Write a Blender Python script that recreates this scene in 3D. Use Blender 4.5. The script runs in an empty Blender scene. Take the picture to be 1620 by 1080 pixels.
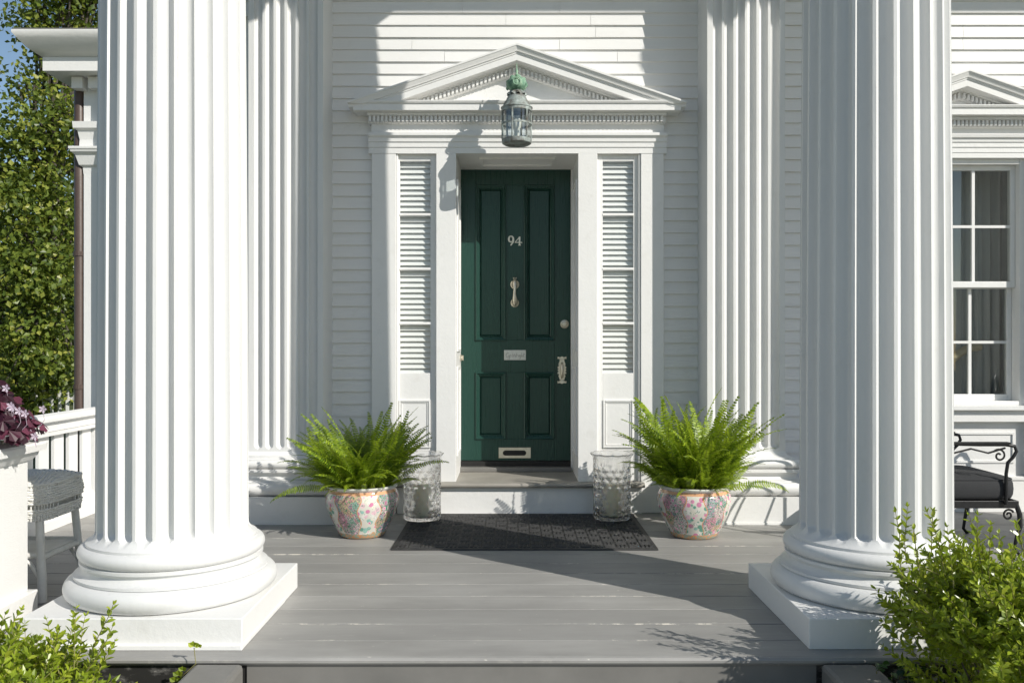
import bpy, bmesh, math, random
from mathutils import Vector, Matrix
random.seed(7)
R = math.radians
PI = math.pi
sc = bpy.context.scene
C = sc.collection

# ------------------------------------------------------------------ camera
EYE = 1.22          # camera height above the porch floor (z = 0)
F = 1370.0          # focal length in photo pixels (1620 wide)
CX, CY = 811.0, 548.0
cam = bpy.data.cameras.new('camera')
cam.sensor_width = 36.0
cam.lens = F / 1620.0 * 36.0
cam.shift_x = -(CX - 810.0) / 1620.0
cam.shift_y = (CY - 540.0) / 1620.0
cam.clip_start = 0.05
cam.clip_end = 2000.0
camo = bpy.data.objects.new('camera', cam)
camo.location = (0, 0, EYE)
camo.rotation_euler = (R(90), 0, 0)
C.objects.link(camo)
sc.camera = camo
# ------------------------------------------------------------------ light
SUN_AZ, SUN_EL = 51.3, 32.0      # degrees to the right of the facade normal, above horizon
world = bpy.data.worlds.new('World')
sc.world = world
world.use_nodes = True
wt = world.node_tree
wt.nodes.clear()
sky = wt.nodes.new('ShaderNodeTexSky')
sky.sky_type = 'NISHITA'
sky.sun_disc = False
sky.sun_elevation = R(SUN_EL)
sky.sun_rotation = R(180 - SUN_AZ)
sky.altitude = 50
sky.air_density = 1.0
sky.dust_density = 0.35
sky.ozone_density = 2.2
bg = wt.nodes.new('ShaderNodeBackground')
bg.inputs['Strength'].default_value = 0.098
wo = wt.nodes.new('ShaderNodeOutputWorld')
wt.links.new(sky.outputs[0], bg.inputs['Color'])
wt.links.new(bg.outputs[0], wo.inputs['Surface'])
sun = bpy.data.lights.new('sun', 'SUN')
sun.energy = 4.15
sun.angle = R(0.35)
sun.color = (1.0, 0.985, 0.97)
suno = bpy.data.objects.new('sun', sun)
sd = Vector((math.sin(R(SUN_AZ)) * math.cos(R(SUN_EL)), -math.cos(R(SUN_AZ)) * math.cos(R(SUN_EL)), math.sin(R(SUN_EL))))
suno.rotation_euler = sd.to_track_quat('Z', 'Y').to_euler()
suno.location = (6, -6, 9)
C.objects.link(suno)
sc.view_settings.view_transform = 'Standard'
sc.view_settings.look = 'None'
sc.view_settings.gamma = 1.0
sc.view_settings.exposure = 0.17
sc.view_settings.use_white_balance = True
sc.view_settings.white_balance_temperature = 6950
sc.view_settings.white_balance_tint = 8.0
sc.render.engine = 'CYCLES'
sc.cycles.use_denoising = True
sc.cycles.max_bounces = 14
sc.cycles.transmission_bounces = 12
sc.cycles.diffuse_bounces = 5
sc.cycles.transparent_max_bounces = 12
sc.cycles.sample_clamp_indirect = 6.0

def PX(px, D): return (px - CX) / F * D
def PZ(py, D): return EYE - (py - CY) / F * D

# ------------------------------------------------------------------ materials
class NT:
    """small node-tree builder"""
    def __init__(s, name):
        s.m = bpy.data.materials.new(name)
        s.m.use_nodes = True
        s.t = s.m.node_tree
        s.t.nodes.clear()
        s.out = s.t.nodes.new('ShaderNodeOutputMaterial')
    def n(s, typ, ins=None, **props):
        nd = s.t.nodes.new(typ)
        for k, v in props.items(): setattr(nd, k, v)
        for k, v in (ins or {}).items(): s.put(nd.inputs[k], v)
        return nd
    def put(s, sock, v):
        if hasattr(v, 'node'): s.t.links.new(v, sock)
        else: sock.default_value = v
    def math(s, op, a, b=None, c=None, clamp=False):
        nd = s.t.nodes.new('ShaderNodeMath'); nd.operation = op; nd.use_clamp = clamp
        for i, v in enumerate((a, b, c)):
            if v is not None: s.put(nd.inputs[i], v)
        return nd.outputs[0]
    def mix(s, f, a, b, blend='MIX'):
        nd = s.t.nodes.new('ShaderNodeMix'); nd.data_type = 'RGBA'; nd.blend_type = blend
        s.put(nd.inputs[0], f); s.put(nd.inputs[6], col(a)); s.put(nd.inputs[7], col(b))
        return nd.outputs[2]
    def ramp(s, f, stops, interp='LINEAR'):
        nd = s.t.nodes.new('ShaderNodeValToRGB'); cr = nd.color_ramp; cr.interpolation = interp
        while len(cr.elements) < len(stops): cr.elements.new(0.5)
        for e, (p, c) in zip(cr.elements, stops):
            e.position = p; e.color = col(c)
        s.put(nd.inputs[0], f)
        return nd.outputs[0]
    def pos(s): return s.n('ShaderNodeNewGeometry').outputs['Position']
    def obj(s): return s.n('ShaderNodeTexCoord').outputs['Object']
    def noise(s, scale, vec=None, detail=4.0, rough=0.55, dist=0.0):
        nd = s.n('ShaderNodeTexNoise', {'Scale': scale, 'Detail': detail, 'Roughness': rough, 'Distortion': dist})
        if vec is not None: s.put(nd.inputs['Vector'], vec)
        return nd.outputs['Fac']
    def mapv(s, vec, scale=(1, 1, 1), loc=(0, 0, 0)):
        nd = s.n('ShaderNodeMapping', {'Scale': scale, 'Location': loc})
        s.put(nd.inputs['Vector'], vec)
        return nd.outputs[0]
    def bump(s, h, strength=0.3, dist=0.005):
        nd = s.n('ShaderNodeBump', {'Strength': strength, 'Distance': dist, 'Height': h})
        return nd.outputs[0]
    def bsdf(s, color, rough=0.5, normal=None, **kw):
        nd = s.n('ShaderNodeBsdfPrincipled')
        s.put(nd.inputs['Base Color'], col(color)); s.put(nd.inputs['Roughness'], rough)
        if normal is not None: s.put(nd.inputs['Normal'], normal)
        for k, v in kw.items(): s.put(nd.inputs[k.replace('_', ' ')], v)
        return nd.outputs[0]
    def done(s, sh):
        s.t.links.new(sh, s.out.inputs['Surface'])
        return s.m
def col(c):
    if isinstance(c, (tuple, list)) and len(c) == 3: return (c[0], c[1], c[2], 1.0)
    return c
M = {}
def white_mat(name, base, rough, grain):
    t = NT(name); p = t.pos()
    big = t.noise(1.7, p, 5)
    fine = t.noise(60, t.mapv(p, grain), 3)
    dirt = t.noise(9, p, 6, 0.7)
    c = t.mix(t.ramp(big, [(0.35, (0, 0, 0)), (0.75, (1, 1, 1))]), base, tuple(x * 0.955 for x in base))
    c = t.mix(t.math('MULTIPLY', t.ramp(dirt, [(0.58, (0, 0, 0)), (0.78, (1, 1, 1))]), 0.26), c, (0.55, 0.53, 0.48))
    streak = t.noise(22, t.mapv(p, grain), 6, 0.65)
    c = t.mix(t.math('MULTIPLY', t.ramp(streak, [(0.52, (0, 0, 0)), (0.75, (1, 1, 1))]), 0.16), c, tuple(x * 0.86 for x in base))
    spk = t.ramp(t.noise(95, p, 2), [(0.78, (0, 0, 0)), (0.80, (1, 1, 1))])
    c = t.mix(t.math('MULTIPLY', spk, 0.35), c, (0.45, 0.43, 0.38))
    h = t.math('ADD', t.math('ADD', fine, t.math('MULTIPLY', dirt, 1.2)), t.math('MULTIPLY', streak, 1.5))
    return t.done(t.bsdf(c, t.math('MULTIPLY_ADD', fine, 0.2, rough), t.bump(h, 0.2, 0.004)))
M['white'] = white_mat('white_paint', (0.80, 0.795, 0.78), 0.32, (1, 1, 1))
M['white_board'] = white_mat('white_board_paint', (0.79, 0.785, 0.77), 0.38, (0.12, 1, 3))
M['white_column'] = white_mat('white_column_paint', (0.72, 0.72, 0.71), 0.36, (1, 1, 0.15))
def floor_mat():
    t = NT('grey_porch_paint'); p = t.pos()
    oi = t.n('ShaderNodeObjectInfo').outputs['Random']
    g = t.ramp(t.noise(2.2, t.mapv(p, (0.6, 2.2, 1)), 8, 0.65), [(0.30, (0, 0, 0)), (0.70, (1, 1, 1))])
    grain = t.noise(40, t.mapv(p, (0.08, 1.5, 1)), 4, 0.6)
    c = t.mix(g, (0.25, 0.243, 0.232), (0.38, 0.371, 0.355))
    c = t.mix(t.math('MULTIPLY', oi, 0.65), c, (0.255, 0.249, 0.239))
    scuff = t.ramp(t.noise(14, t.mapv(p, (0.35, 1, 1)), 8, 0.75), [(0.60, (0, 0, 0)), (0.74, (1, 1, 1))])
    c = t.mix(t.math('MULTIPLY', scuff, 0.25), c, (0.50, 0.49, 0.47))
    chip = t.ramp(t.noise(55, t.mapv(p, (0.4, 1, 1)), 3, 0.6), [(0.70, (0, 0, 0)), (0.73, (1, 1, 1))])
    c = t.mix(t.math('MULTIPLY', chip, 0.7), c, (0.60, 0.57, 0.52))
    yy = t.n('ShaderNodeSeparateXYZ', {0: p}).outputs[1]
    fr_ = t.math('FRACT', t.math('DIVIDE', t.math('SUBTRACT', yy, 3.60 - 0.10625), 0.2125))
    ed_ = t.math('MULTIPLY', t.math('ABSOLUTE', t.math('SUBTRACT', fr_, 0.5)), 0.2125)
    near = t.ramp(ed_, [(0.004, (1, 1, 1)), (0.014, (0, 0, 0))])
    fl_ = t.ramp(t.noise(16, t.mapv(p, (0.7, 1, 1)), 8, 0.75), [(0.50, (0, 0, 0)), (0.56, (1, 1, 1))])
    run_ = t.ramp(t.noise(0.9, t.mapv(p, (1, 4, 1)), 2), [(0.50, (0, 0, 0)), (0.66, (1, 1, 1))])
    c = t.mix(t.math('MULTIPLY', t.math('MULTIPLY', near, fl_), run_), c, (0.72, 0.68, 0.60))
    h = t.math('ADD', t.math('MULTIPLY', grain, 0.8), g)
    return t.done(t.bsdf(c, t.math('MULTIPLY_ADD', grain, 0.25, 0.42), t.bump(h, 0.25, 0.004)))
M['floor'] = floor_mat()
def chipped_mat():
    t = NT('flaking_joint_paint'); p = t.pos()
    a = t.noise(20, t.mapv(p, (0.5, 1, 1)), 6, 0.7)
    c = t.ramp(a, [(0.50, (0.02, 0.019, 0.018)), (0.60, (0.12, 0.115, 0.11)), (0.68, (0.5, 0.47, 0.42))])
    return t.done(t.bsdf(c, 0.7))
M['joint'] = chipped_mat()
def simple(name, c1, c2, scale, rough, bump=0.2, bd=0.004, metal=0.0, vscale=(1, 1, 1), **kw):
    t = NT(name); p = t.obj()
    f = t.noise(scale, t.mapv(p, vscale), 6, 0.6)
    f2 = t.noise(scale * 4.3, t.mapv(p, vscale), 4, 0.6)
    c = t.mix(t.ramp(f, [(0.3, (0, 0, 0)), (0.7, (1, 1, 1))]), c1, c2)
    return t.done(t.bsdf(c, t.math('MULTIPLY_ADD', f2, 0.2, rough - 0.1), t.bump(f2, bump, bd), Metallic=metal, **kw))
M['stone'] = simple('grey_brown_step_paint', (0.27, 0.255, 0.225), (0.34, 0.32, 0.285), 5, 0.5)
M['riser'] = simple('grey_riser_paint', (0.155, 0.15, 0.14), (0.20, 0.193, 0.18), 4, 0.5)
def door_mat():
    t = NT('dark_green_door_paint'); p = t.obj()
    a = t.noise(40, t.mapv(p, (2.5, 1, 0.1)), 5, 0.6)
    b = t.noise(2.5, p, 4)
    c = t.mix(b, (0.013, 0.048, 0.037), (0.018, 0.058, 0.045))
    return t.done(t.bsdf(c, t.math('MULTIPLY_ADD', a, 0.18, 0.20), t.bump(a, 0.09, 0.002), Specular_IOR_Level=0.35))
M['door'] = door_mat()
M['nickel'] = simple('brushed_champagne_metal', (0.62, 0.56, 0.45), (0.74, 0.69, 0.58), 30, 0.38, 0.1, 0.002, 0.9)
M['plate'] = simple('engraved_silver_plate', (0.55, 0.54, 0.50), (0.66, 0.65, 0.61), 60, 0.42, 0.1, 0.002, 0.85)
M['engrave'] = simple('engraved_line', (0.25, 0.24, 0.22), (0.30, 0.29, 0.27), 60, 0.6)
M['dark'] = simple('dark_void', (0.010, 0.010, 0.010), (0.014, 0.013, 0.012), 10, 0.7)
M['rubber'] = simple('black_rubber', (0.020, 0.020, 0.021), (0.048, 0.047, 0.046), 25, 0.62, 0.4, 0.003)
M['iron'] = simple('black_wrought_iron', (0.012, 0.012, 0.013), (0.022, 0.022, 0.023), 40, 0.42, 0.3, 0.002, 0.3)
def cloth_mat(name, a, b):
    t = NT(name); p = t.obj()
    w = t.noise(260, p, 2)
    f = t.noise(7, p, 4)
    return t.done(t.bsdf(t.mix(f, a, b), 0.85, t.bump(t.math('ADD', w, f), 0.4, 0.003)))
M['cushion'] = cloth_mat('charcoal_cushion_cloth', (0.020, 0.021, 0.023), (0.032, 0.033, 0.036))
M['curtain'] = cloth_mat('sheer_grey_curtain', (0.40, 0.41, 0.405), (0.48, 0.485, 0.48))
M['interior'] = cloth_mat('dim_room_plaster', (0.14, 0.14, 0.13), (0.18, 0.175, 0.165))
M['rattan'] = simple('pale_rattan', (0.42, 0.34, 0.22), (0.50, 0.42, 0.29), 20, 0.6)
def verdigris():
    t = NT('verdigris_copper'); p = t.obj()
    a = t.noise(18, p, 8, 0.7)
    b = t.noise(60, p, 4, 0.6)
    c = t.ramp(a, [(0.32, (0.10, 0.075, 0.055)), (0.45, (0.20, 0.21, 0.20)), (0.58, (0.31, 0.36, 0.345)), (0.75, (0.50, 0.53, 0.52))])
    return t.done(t.bsdf(c, 0.62, t.bump(b, 0.5, 0.003), Metallic=0.15))
M['copper'] = verdigris()
def green_patina():
    t = NT('bright_green_patina'); p = t.obj()
    a = t.noise(16, p, 8, 0.7)
    c = t.ramp(a, [(0.34, (0.03, 0.08, 0.06)), (0.45, (0.12, 0.25, 0.17)), (0.58, (0.28, 0.44, 0.31)), (0.72, (0.50, 0.60, 0.46))])
    return t.done(t.bsdf(c, 0.65, t.bump(a, 0.5, 0.004)))
M['patina'] = green_patina()
def thin_glass(name, tint, gloss=0.10, refr=0.0):
    t = NT(name)
    fr = t.n('ShaderNodeFresnel', {'IOR': 1.5}).outputs[0]
    tr = t.n('ShaderNodeBsdfTransparent', {'Color': col(tint)}).outputs[0]
    gl = t.n('ShaderNodeBsdfGlossy', {'Color': (1, 1, 1, 1), 'Roughness': 0.02}).outputs[0]
    bf = t.n('ShaderNodeNewGeometry').outputs['Backfacing']
    f = t.math('ADD', t.math('MULTIPLY', t.math('SUBTRACT', 1.0, bf), fr), gloss, clamp=True)
    mx = t.n('ShaderNodeMixShader', {0: f, 1: tr, 2: gl}).outputs[0]
    if refr > 0:
        g = t.n('ShaderNodeBsdfGlass', {'Color': (1, 1, 1, 1), 'Roughness': 0.0, 'IOR': 1.45}).outputs[0]
        mx = t.n('ShaderNodeMixShader', {0: refr, 1: mx, 2: g}).outputs[0]
    return t.done(mx)
M['pane'] = thin_glass('window_glass', (0.88, 0.90, 0.89), 0.04)
M['sidelight_pane'] = thin_glass('sidelight_glass', (0.975, 0.98, 0.977), 0.0)
M['lantern_pane'] = thin_glass('lantern_glass', (0.82, 0.86, 0.86), 0.10)
M['vase'] = thin_glass('dimpled_clear_glass', (0.985, 0.99, 0.988), 0.0, 0.74)
M['slat'] = simple('pale_green_white_blind', (0.77, 0.78, 0.77), (0.80, 0.81, 0.80), 8, 0.5)
M['wax'] = simple('cream_wax', (0.84, 0.77, 0.56), (0.88, 0.82, 0.64), 8, 0.5, Subsurface_Weight=0.25)
M['bulb'] = simple('frosted_lamp_glass', (0.80, 0.76, 0.66), (0.84, 0.80, 0.72), 8, 0.3)
M['soil'] = simple('dark_soil', (0.035, 0.026, 0.018), (0.07, 0.052, 0.036), 30, 0.9, 0.8, 0.01)
M['litter'] = simple('dry_litter', (0.30, 0.22, 0.13), (0.42, 0.33, 0.22), 20, 0.8)
M['skirt'] = simple('dark_green_skirting', (0.05, 0.075, 0.065), (0.10, 0.13, 0.115), 12, 0.6)
M['brown_pipe'] = simple('brown_downspout_paint', (0.07, 0.045, 0.036), (0.10, 0.07, 0.058), 6, 0.45)
M['wicker'] = simple('white_painted_wicker', (0.72, 0.71, 0.67), (0.84, 0.83, 0.80), 14, 0.5)
def leaf_mat(name, a, b, tr, rough=0.35, tw=0.4, hue=None):
    t = NT(name)
    rnd = t.n('ShaderNodeNewGeometry').outputs['Random Per Island']
    p = t.pos()
    n = t.noise(5.0, p, 3)
    f = t.math('ADD', t.math('MULTIPLY', rnd, 0.7), t.math('MULTIPLY', n, 0.4), clamp=True)
    stops = [(0.1, a), (0.85, b)] if hue is None else [(0.1, a), (0.7, b), (0.97, hue)]
    c = t.ramp(f, stops)
    bs = t.bsdf(c, rough, None)
    tl = t.n('ShaderNodeBsdfTranslucent', {'Color': t.mix(0.5, c, tr, 'MIX')}).outputs[0]
    return t.done(t.n('ShaderNodeMixShader', {0: tw, 1: bs, 2: tl}).outputs[0])
M['fern'] = leaf_mat('fern_leaf', (0.045, 0.125, 0.012), (0.36, 0.48, 0.030), (0.54, 0.68, 0.05), 0.42, 0.40)
M['fern_stem'] = simple('fern_stem', (0.16, 0.20, 0.03), (0.22, 0.25, 0.05), 20, 0.6)
M['privet'] = leaf_mat('privet_leaf', (0.11, 0.17, 0.020), (0.33, 0.42, 0.035), (0.50, 0.60, 0.06), 0.28, 0.35, (0.50, 0.52, 0.07))
M['twig'] = simple('green_brown_twig', (0.20, 0.19, 0.07), (0.28, 0.25, 0.10), 20, 0.7)
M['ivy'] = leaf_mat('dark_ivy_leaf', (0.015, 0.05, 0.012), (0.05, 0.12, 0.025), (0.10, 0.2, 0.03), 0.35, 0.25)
M['tree_leaf'] = leaf_mat('tree_leaf', (0.03, 0.065, 0.014), (0.20, 0.26, 0.042), (0.36, 0.44, 0.07), 0.4, 0.36, (0.42, 0.41, 0.08))
M['shaded_far_leaf'] = leaf_mat('shaded_far_tree_leaf', (0.012, 0.03, 0.010), (0.06, 0.10, 0.022), (0.14, 0.2, 0.03), 0.4, 0.3)  # darkened leaf colour, paints deep shade seen through gaps in the near tree
M['bark'] = simple('grey_bark', (0.07, 0.06, 0.05), (0.14, 0.12, 0.10), 9, 0.9, 0.9, 0.02, vscale=(4, 4, 1))
M['oxalis'] = leaf_mat('purple_oxalis_leaf', (0.016, 0.004, 0.008), (0.050, 0.010, 0.022), (0.22, 0.03, 0.09), 0.42, 0.25, (0.26, 0.07, 0.12))
M['petal'] = leaf_mat('pale_lilac_petal', (0.70, 0.55, 0.70), (0.80, 0.68, 0.78), (0.8, 0.7, 0.8), 0.6, 0.3)
def lawn_mat():
    t = NT('lawn_and_soil'); p = t.pos()
    a = t.noise(0.8, p, 6); b = t.noise(30, p, 5, 0.7)
    c = t.mix(a, (0.05, 0.085, 0.025), (0.10, 0.13, 0.045))
    c = t.mix(t.math('MULTIPLY', b, 0.4), c, (0.13, 0.11, 0.07))
    return t.done(t.bsdf(c, 0.9, t.bump(b, 0.8, 0.03)))
M['lawn'] = lawn_mat()
M['pave'] = simple('pale_concrete', (0.38, 0.365, 0.34), (0.47, 0.455, 0.43), 2, 0.85, 0.4, 0.006)
def pot_mat():
    t = NT('painted_rose_porcelain'); p = t.obj()
    sp = t.n('ShaderNodeSeparateXYZ', {0: p}).outputs
    ang = t.math('ARCTAN2', sp[1], sp[0])
    u = t.math('FRACT', t.math('MULTIPLY', t.math('ADD', ang, PI), 5 / (2 * PI)))
    d = t.math('ABSOLUTE', t.math('SUBTRACT', u, 0.5))
    z = sp[2]
    v = t.n('ShaderNodeTexVoronoi', {'Vector': p, 'Scale': 32.0, 'Randomness': 0.9})
    vr = t.n('ShaderNodeSeparateColor', {0: v.outputs['Color']}).outputs
    v2 = t.n('ShaderNodeTexVoronoi', {'Vector': p, 'Scale': 24.0, 'Randomness': 1.0})
    v2r = t.n('ShaderNodeSeparateColor', {0: v2.outputs['Color']}).outputs
    v3 = t.n('ShaderNodeTexVoronoi', {'Vector': p, 'Scale': 120.0, 'Randomness': 1.0})
    v3r = t.n('ShaderNodeSeparateColor', {0: v3.outputs['Color']}).outputs
    W = (0.76, 0.74, 0.69)
    sn = t.math('SINE', t.math('MULTIPLY', z, 42.0))
    d = t.math('ADD', d, t.math('MULTIPLY', sn, 0.045))
    v4 = t.n('ShaderNodeTexVoronoi', {'Vector': t.mapv(p, (1, 1, 0.7)), 'Scale': 17.0, 'Randomness': 1.0})
    v4r = t.n('ShaderNodeSeparateColor', {0: v4.outputs['Color']}).outputs
    ground = t.ramp(v4r[0], [(0.0, (0.70, 0.68, 0.60)), (0.26, (0.28, 0.50, 0.40)), (0.40, (0.64, 0.54, 0.30)), (0.52, (0.66, 0.36, 0.40)), (0.62, (0.74, 0.73, 0.67)), (0.86, (0.32, 0.46, 0.46))], 'CONSTANT')
    strokes = t.noise(70, t.mapv(p, (1, 1, 0.6)), 3, 0.6, 2.5)
    panel = t.mix(t.ramp(strokes, [(0.52, (0, 0, 0)), (0.55, (1, 1, 1))]), ground, (0.07, 0.22, 0.13))
    panel = t.mix(t.ramp(strokes, [(0.42, (1, 1, 1)), (0.45, (0, 0, 0))]), panel, (0.60, 0.14, 0.30))
    fine = t.noise(130, p, 2, 0.5, 1.5)
    panel = t.mix(t.ramp(fine, [(0.58, (0, 0, 0)), (0.61, (1, 1, 1))]), panel, (0.10, 0.11, 0.12))
    dense = t.ramp(vr[0], [(0.0, W), (0.24, (0.14, 0.34, 0.26)), (0.38, (0.66, 0.22, 0.38)), (0.5, (0.30, 0.52, 0.46)), (0.62, (0.74, 0.70, 0.60)), (0.78, (0.66, 0.34, 0.18)), (0.88, (0.78, 0.52, 0.58))], 'CONSTANT')
    dense = t.mix(t.ramp(strokes, [(0.58, (0, 0, 0)), (0.61, (1, 1, 1))]), dense, (0.16, 0.30, 0.22))
    dense = t.mix(t.ramp(v.outputs['Distance'], [(0.48, (0, 0, 0)), (0.56, (1, 1, 1))]), dense, (0.66, 0.64, 0.57))
    inp = t.math('LESS_THAN', d, 0.27)
    c = t.mix(inp, dense, panel)
    pe = t.math('MULTIPLY', t.math('LESS_THAN', v2.outputs['Distance'], 0.24), t.math('GREATER_THAN', v2r[1], 0.6))
    pe2 = t.math('MULTIPLY', t.math('LESS_THAN', v2.outputs['Distance'], 0.14), t.math('GREATER_THAN', v2r[1], 0.6))
    c = t.mix(pe, c, (0.78, 0.50, 0.58))
    c = t.mix(pe2, c, (0.68, 0.12, 0.30))
    line = t.math('COMPARE', d, 0.275, 0.010)
    c = t.mix(line, c, (0.62, 0.30, 0.15))
    band = t.math('LESS_THAN', z, 0.035)
    c = t.mix(band, c, t.mix(t.math('GREATER_THAN', v3r[1], 0.5), (0.62, 0.30, 0.14), (0.30, 0.36, 0.28)))
    band2 = t.math('COMPARE', z, 0.297, 0.009)
    c = t.mix(band2, c, (0.66, 0.36, 0.2))
    rim = t.math('GREATER_THAN', z, 0.308)
    c = t.mix(rim, c, (0.74, 0.74, 0.70))
    return t.done(t.bsdf(c, 0.16, None, Coat_Weight=0.4))
M['pot'] = pot_mat()

# ------------------------------------------------------------------ mesh helpers
class MB:
    def __init__(s): s.v = []; s.f = []
    def add(s, vs, fs):
        o = len(s.v); s.v.extend(vs); s.f.extend([tuple(i + o for i in f) for f in fs]); return s
    def box(s, x0, x1, y0, y1, z0, z1):
        return s.add([(x0, y0, z0), (x1, y0, z0), (x1, y1, z0), (x0, y1, z0), (x0, y0, z1), (x1, y0, z1), (x1, y1, z1), (x0, y1, z1)],
                     [(0, 3, 2, 1), (4, 5, 6, 7), (0, 1, 5, 4), (1, 2, 6, 5), (2, 3, 7, 6), (3, 0, 4, 7)])
    def prof_x(s, prof, x0, x1, z0s=0.0, z1s=0.0):
        """extrude a (y,z) polygon along x; z0s/z1s lift the two ends"""
        n = len(prof)
        vs = [(x0, y, z + z0s) for y, z in prof] + [(x1, y, z + z1s) for y, z in prof]
        fs = [(i, (i + 1) % n, n + (i + 1) % n, n + i) for i in range(n)] + [tuple(range(n))[::-1], tuple(range(n, 2 * n))]
        return s.add(vs, fs)
    def prof_y(s, prof, y0, y1):
        n = len(prof)
        vs = [(x, y0, z) for x, z in prof] + [(x, y1, z) for x, z in prof]
        fs = [(i, (i + 1) % n, n + (i + 1) % n, n + i) for i in range(n)] + [tuple(range(n))[::-1], tuple(range(n, 2 * n))]
        return s.add(vs, fs)
    def prof_z(s, poly, z0, z1):
        n = len(poly)
        vs = [(x, y, z0) for x, y in poly] + [(x, y, z1) for x, y in poly]
        fs = [(i, (i + 1) % n, n + (i + 1) % n, n + i) for i in range(n)] + [tuple(range(n))[::-1], tuple(range(n, 2 * n))]
        return s.add(vs, fs)
    def ring_rect(s, prof, x0, x1, y0, y1, back=True):
        """sweep (out,z) profile round a rectangle in plan (a square base); open at both ends of the profile"""
        n = len(prof); vs = []; fs = []
        for (o, z) in prof:
            vs += [(x0 - o, y0 - o, z), (x1 + o, y0 - o, z), (x1 + o, y1, z), (x0 - o, y1, z)]
        for i in range(n - 1):
            for k in range(4):
                a = i * 4 + k; b = i * 4 + (k + 1) % 4
                fs.append((a, b, b + 4, a + 4))
        fs.append((3, 2, 1, 0)); fs.append(tuple((n - 1) * 4 + k for k in range(4)))
        return s.add(vs, fs)
    def lathe(s, prof, n=32, c=(0, 0, 0), cap=True):
        m = len(prof); vs = []; fs = []
        for r, z in prof:
            for k in range(n):
                a = 2 * PI * k / n
                vs.append((c[0] + r * math.cos(a), c[1] + r * math.sin(a), c[2] + z))
        for i in range(m - 1):
            for k in range(n):
                k2 = (k + 1) % n
                fs.append((i * n + k, i * n + k2, (i + 1) * n + k2, (i + 1) * n + k))
        if cap:
            fs.append(tuple(range(n))[::-1]); fs.append(tuple((m - 1) * n + k for k in range(n)))
        return s.add(vs, fs)
    def tube(s, path, rad, n=8, cap=True):
        path = [Vector(p) for p in path]; m = len(path)
        rr = rad if isinstance(rad, (list, tuple)) else [rad] * m
        vs = []; fs = []; up = None
        for i, p in enumerate(path):
            t = (path[min(i + 1, m - 1)] - path[max(i - 1, 0)])
            t = t.normalized() if t.length > 1e-9 else Vector((0, 0, 1))
            if up is None: up = Vector((1, 0, 0)) if abs(t.x) < 0.8 else Vector((0, 1, 0))
            up = (up - t * up.dot(t)).normalized(); sd_ = t.cross(up)
            for k in range(n):
                a = 2 * PI * k / n
                vs.append(tuple(p + (up * math.cos(a) + sd_ * math.sin(a)) * rr[i]))
        for i in range(m - 1):
            for k in range(n):
                k2 = (k + 1) % n
                fs.append((i * n + k, i * n + k2, (i + 1) * n + k2, (i + 1) * n + k))
        if cap:
            fs.append(tuple(range(n))[::-1]); fs.append(tuple((m - 1) * n + k for k in range(n)))
        return s.add(vs, fs)
    def mesh(s, name, mat, smooth=None, recalc=True):
        me = bpy.data.meshes.new(name)
        me.from_pydata(s.v, [], s.f)
        if recalc:
            bm = bmesh.new(); bm.from_mesh(me)
            bmesh.ops.recalc_face_normals(bm, faces=bm.faces)
            bm.to_mesh(me); bm.free()
        if smooth is not None:
            me.polygons.foreach_set('use_smooth', [True] * len(me.polygons))
            me.set_sharp_from_angle(angle=R(smooth))
        me.materials.append(mat)
        me.update()
        return me
    def build(s, name, mat, parent=None, smooth=None, recalc=True, bevel=0.0, kind=None):
        me = s.mesh(name, M[mat] if isinstance(mat, str) else mat, smooth, recalc)
        return link(name, me, parent, bevel, kind)
BASE = {}
def link(name, me, parent=None, bevel=0.0, kind=None, loc=None):
    o = bpy.data.objects.new(name, me)
    C.objects.link(o)
    if loc is not None: o.location = loc
    if parent is not None:
        o.parent = parent
        l = BASE.get(parent.name)
        if l is not None: o.matrix_parent_inverse = Matrix.Translation(-Vector(l))
    if bevel > 0:
        b = o.modifiers.new('bevel', 'BEVEL'); b.width = bevel; b.segments = 2; b.limit_method = 'ANGLE'; b.angle_limit = R(40)
    if kind: o['kind'] = kind
    return o
def tag(o, label, cat, group=None):
    o['label'] = label; o['category'] = cat
    if group: o['group'] = group
    return o
def thing(name, label, cat, loc=(0, 0, 0), group=None, world_coords=False):
    o = bpy.data.objects.new(name, None); o.empty_display_size = 0.1
    C.objects.link(o); o.location = loc
    if world_coords: BASE[o.name] = loc
    return tag(o, label, cat, group)
def struct(o): o['kind'] = 'structure'; return o
def arc(cx, cz, r, a0, a1, n):
    return [(cx + r * math.cos(a0 + (a1 - a0) * i / n), cz + r * math.sin(a0 + (a1 - a0) * i / n)) for i in range(n + 1)]

# ------------------------------------------------------------------ depths (metres from the camera) of the facade
WALL = 6.42      # clapboard face
CAS = 6.375      # door casing face
PIL = 6.10       # pilaster face
DOOR = 6.96
GROUND = -0.78
EDGE = 3.40      # front edge of the porch floor
# ------------------------------------------------------------------ ground
g = MB().add([(-120, -60, GROUND), (120, -60, GROUND), (120, 160, GROUND), (-120, 160, GROUND)], [(0, 1, 2, 3)]).build('ground', 'lawn', recalc=False); struct(g)
p_ = MB().box(-1.6, 1.75, -14, 2.2, GROUND - 0.1, GROUND + 0.012).build('path', 'pave'); struct(p_)
st_ = MB().box(-60, 60, -22, -14.5, GROUND - 0.1, GROUND + 0.008).build('road', 'pave'); struct(st_)
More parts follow.
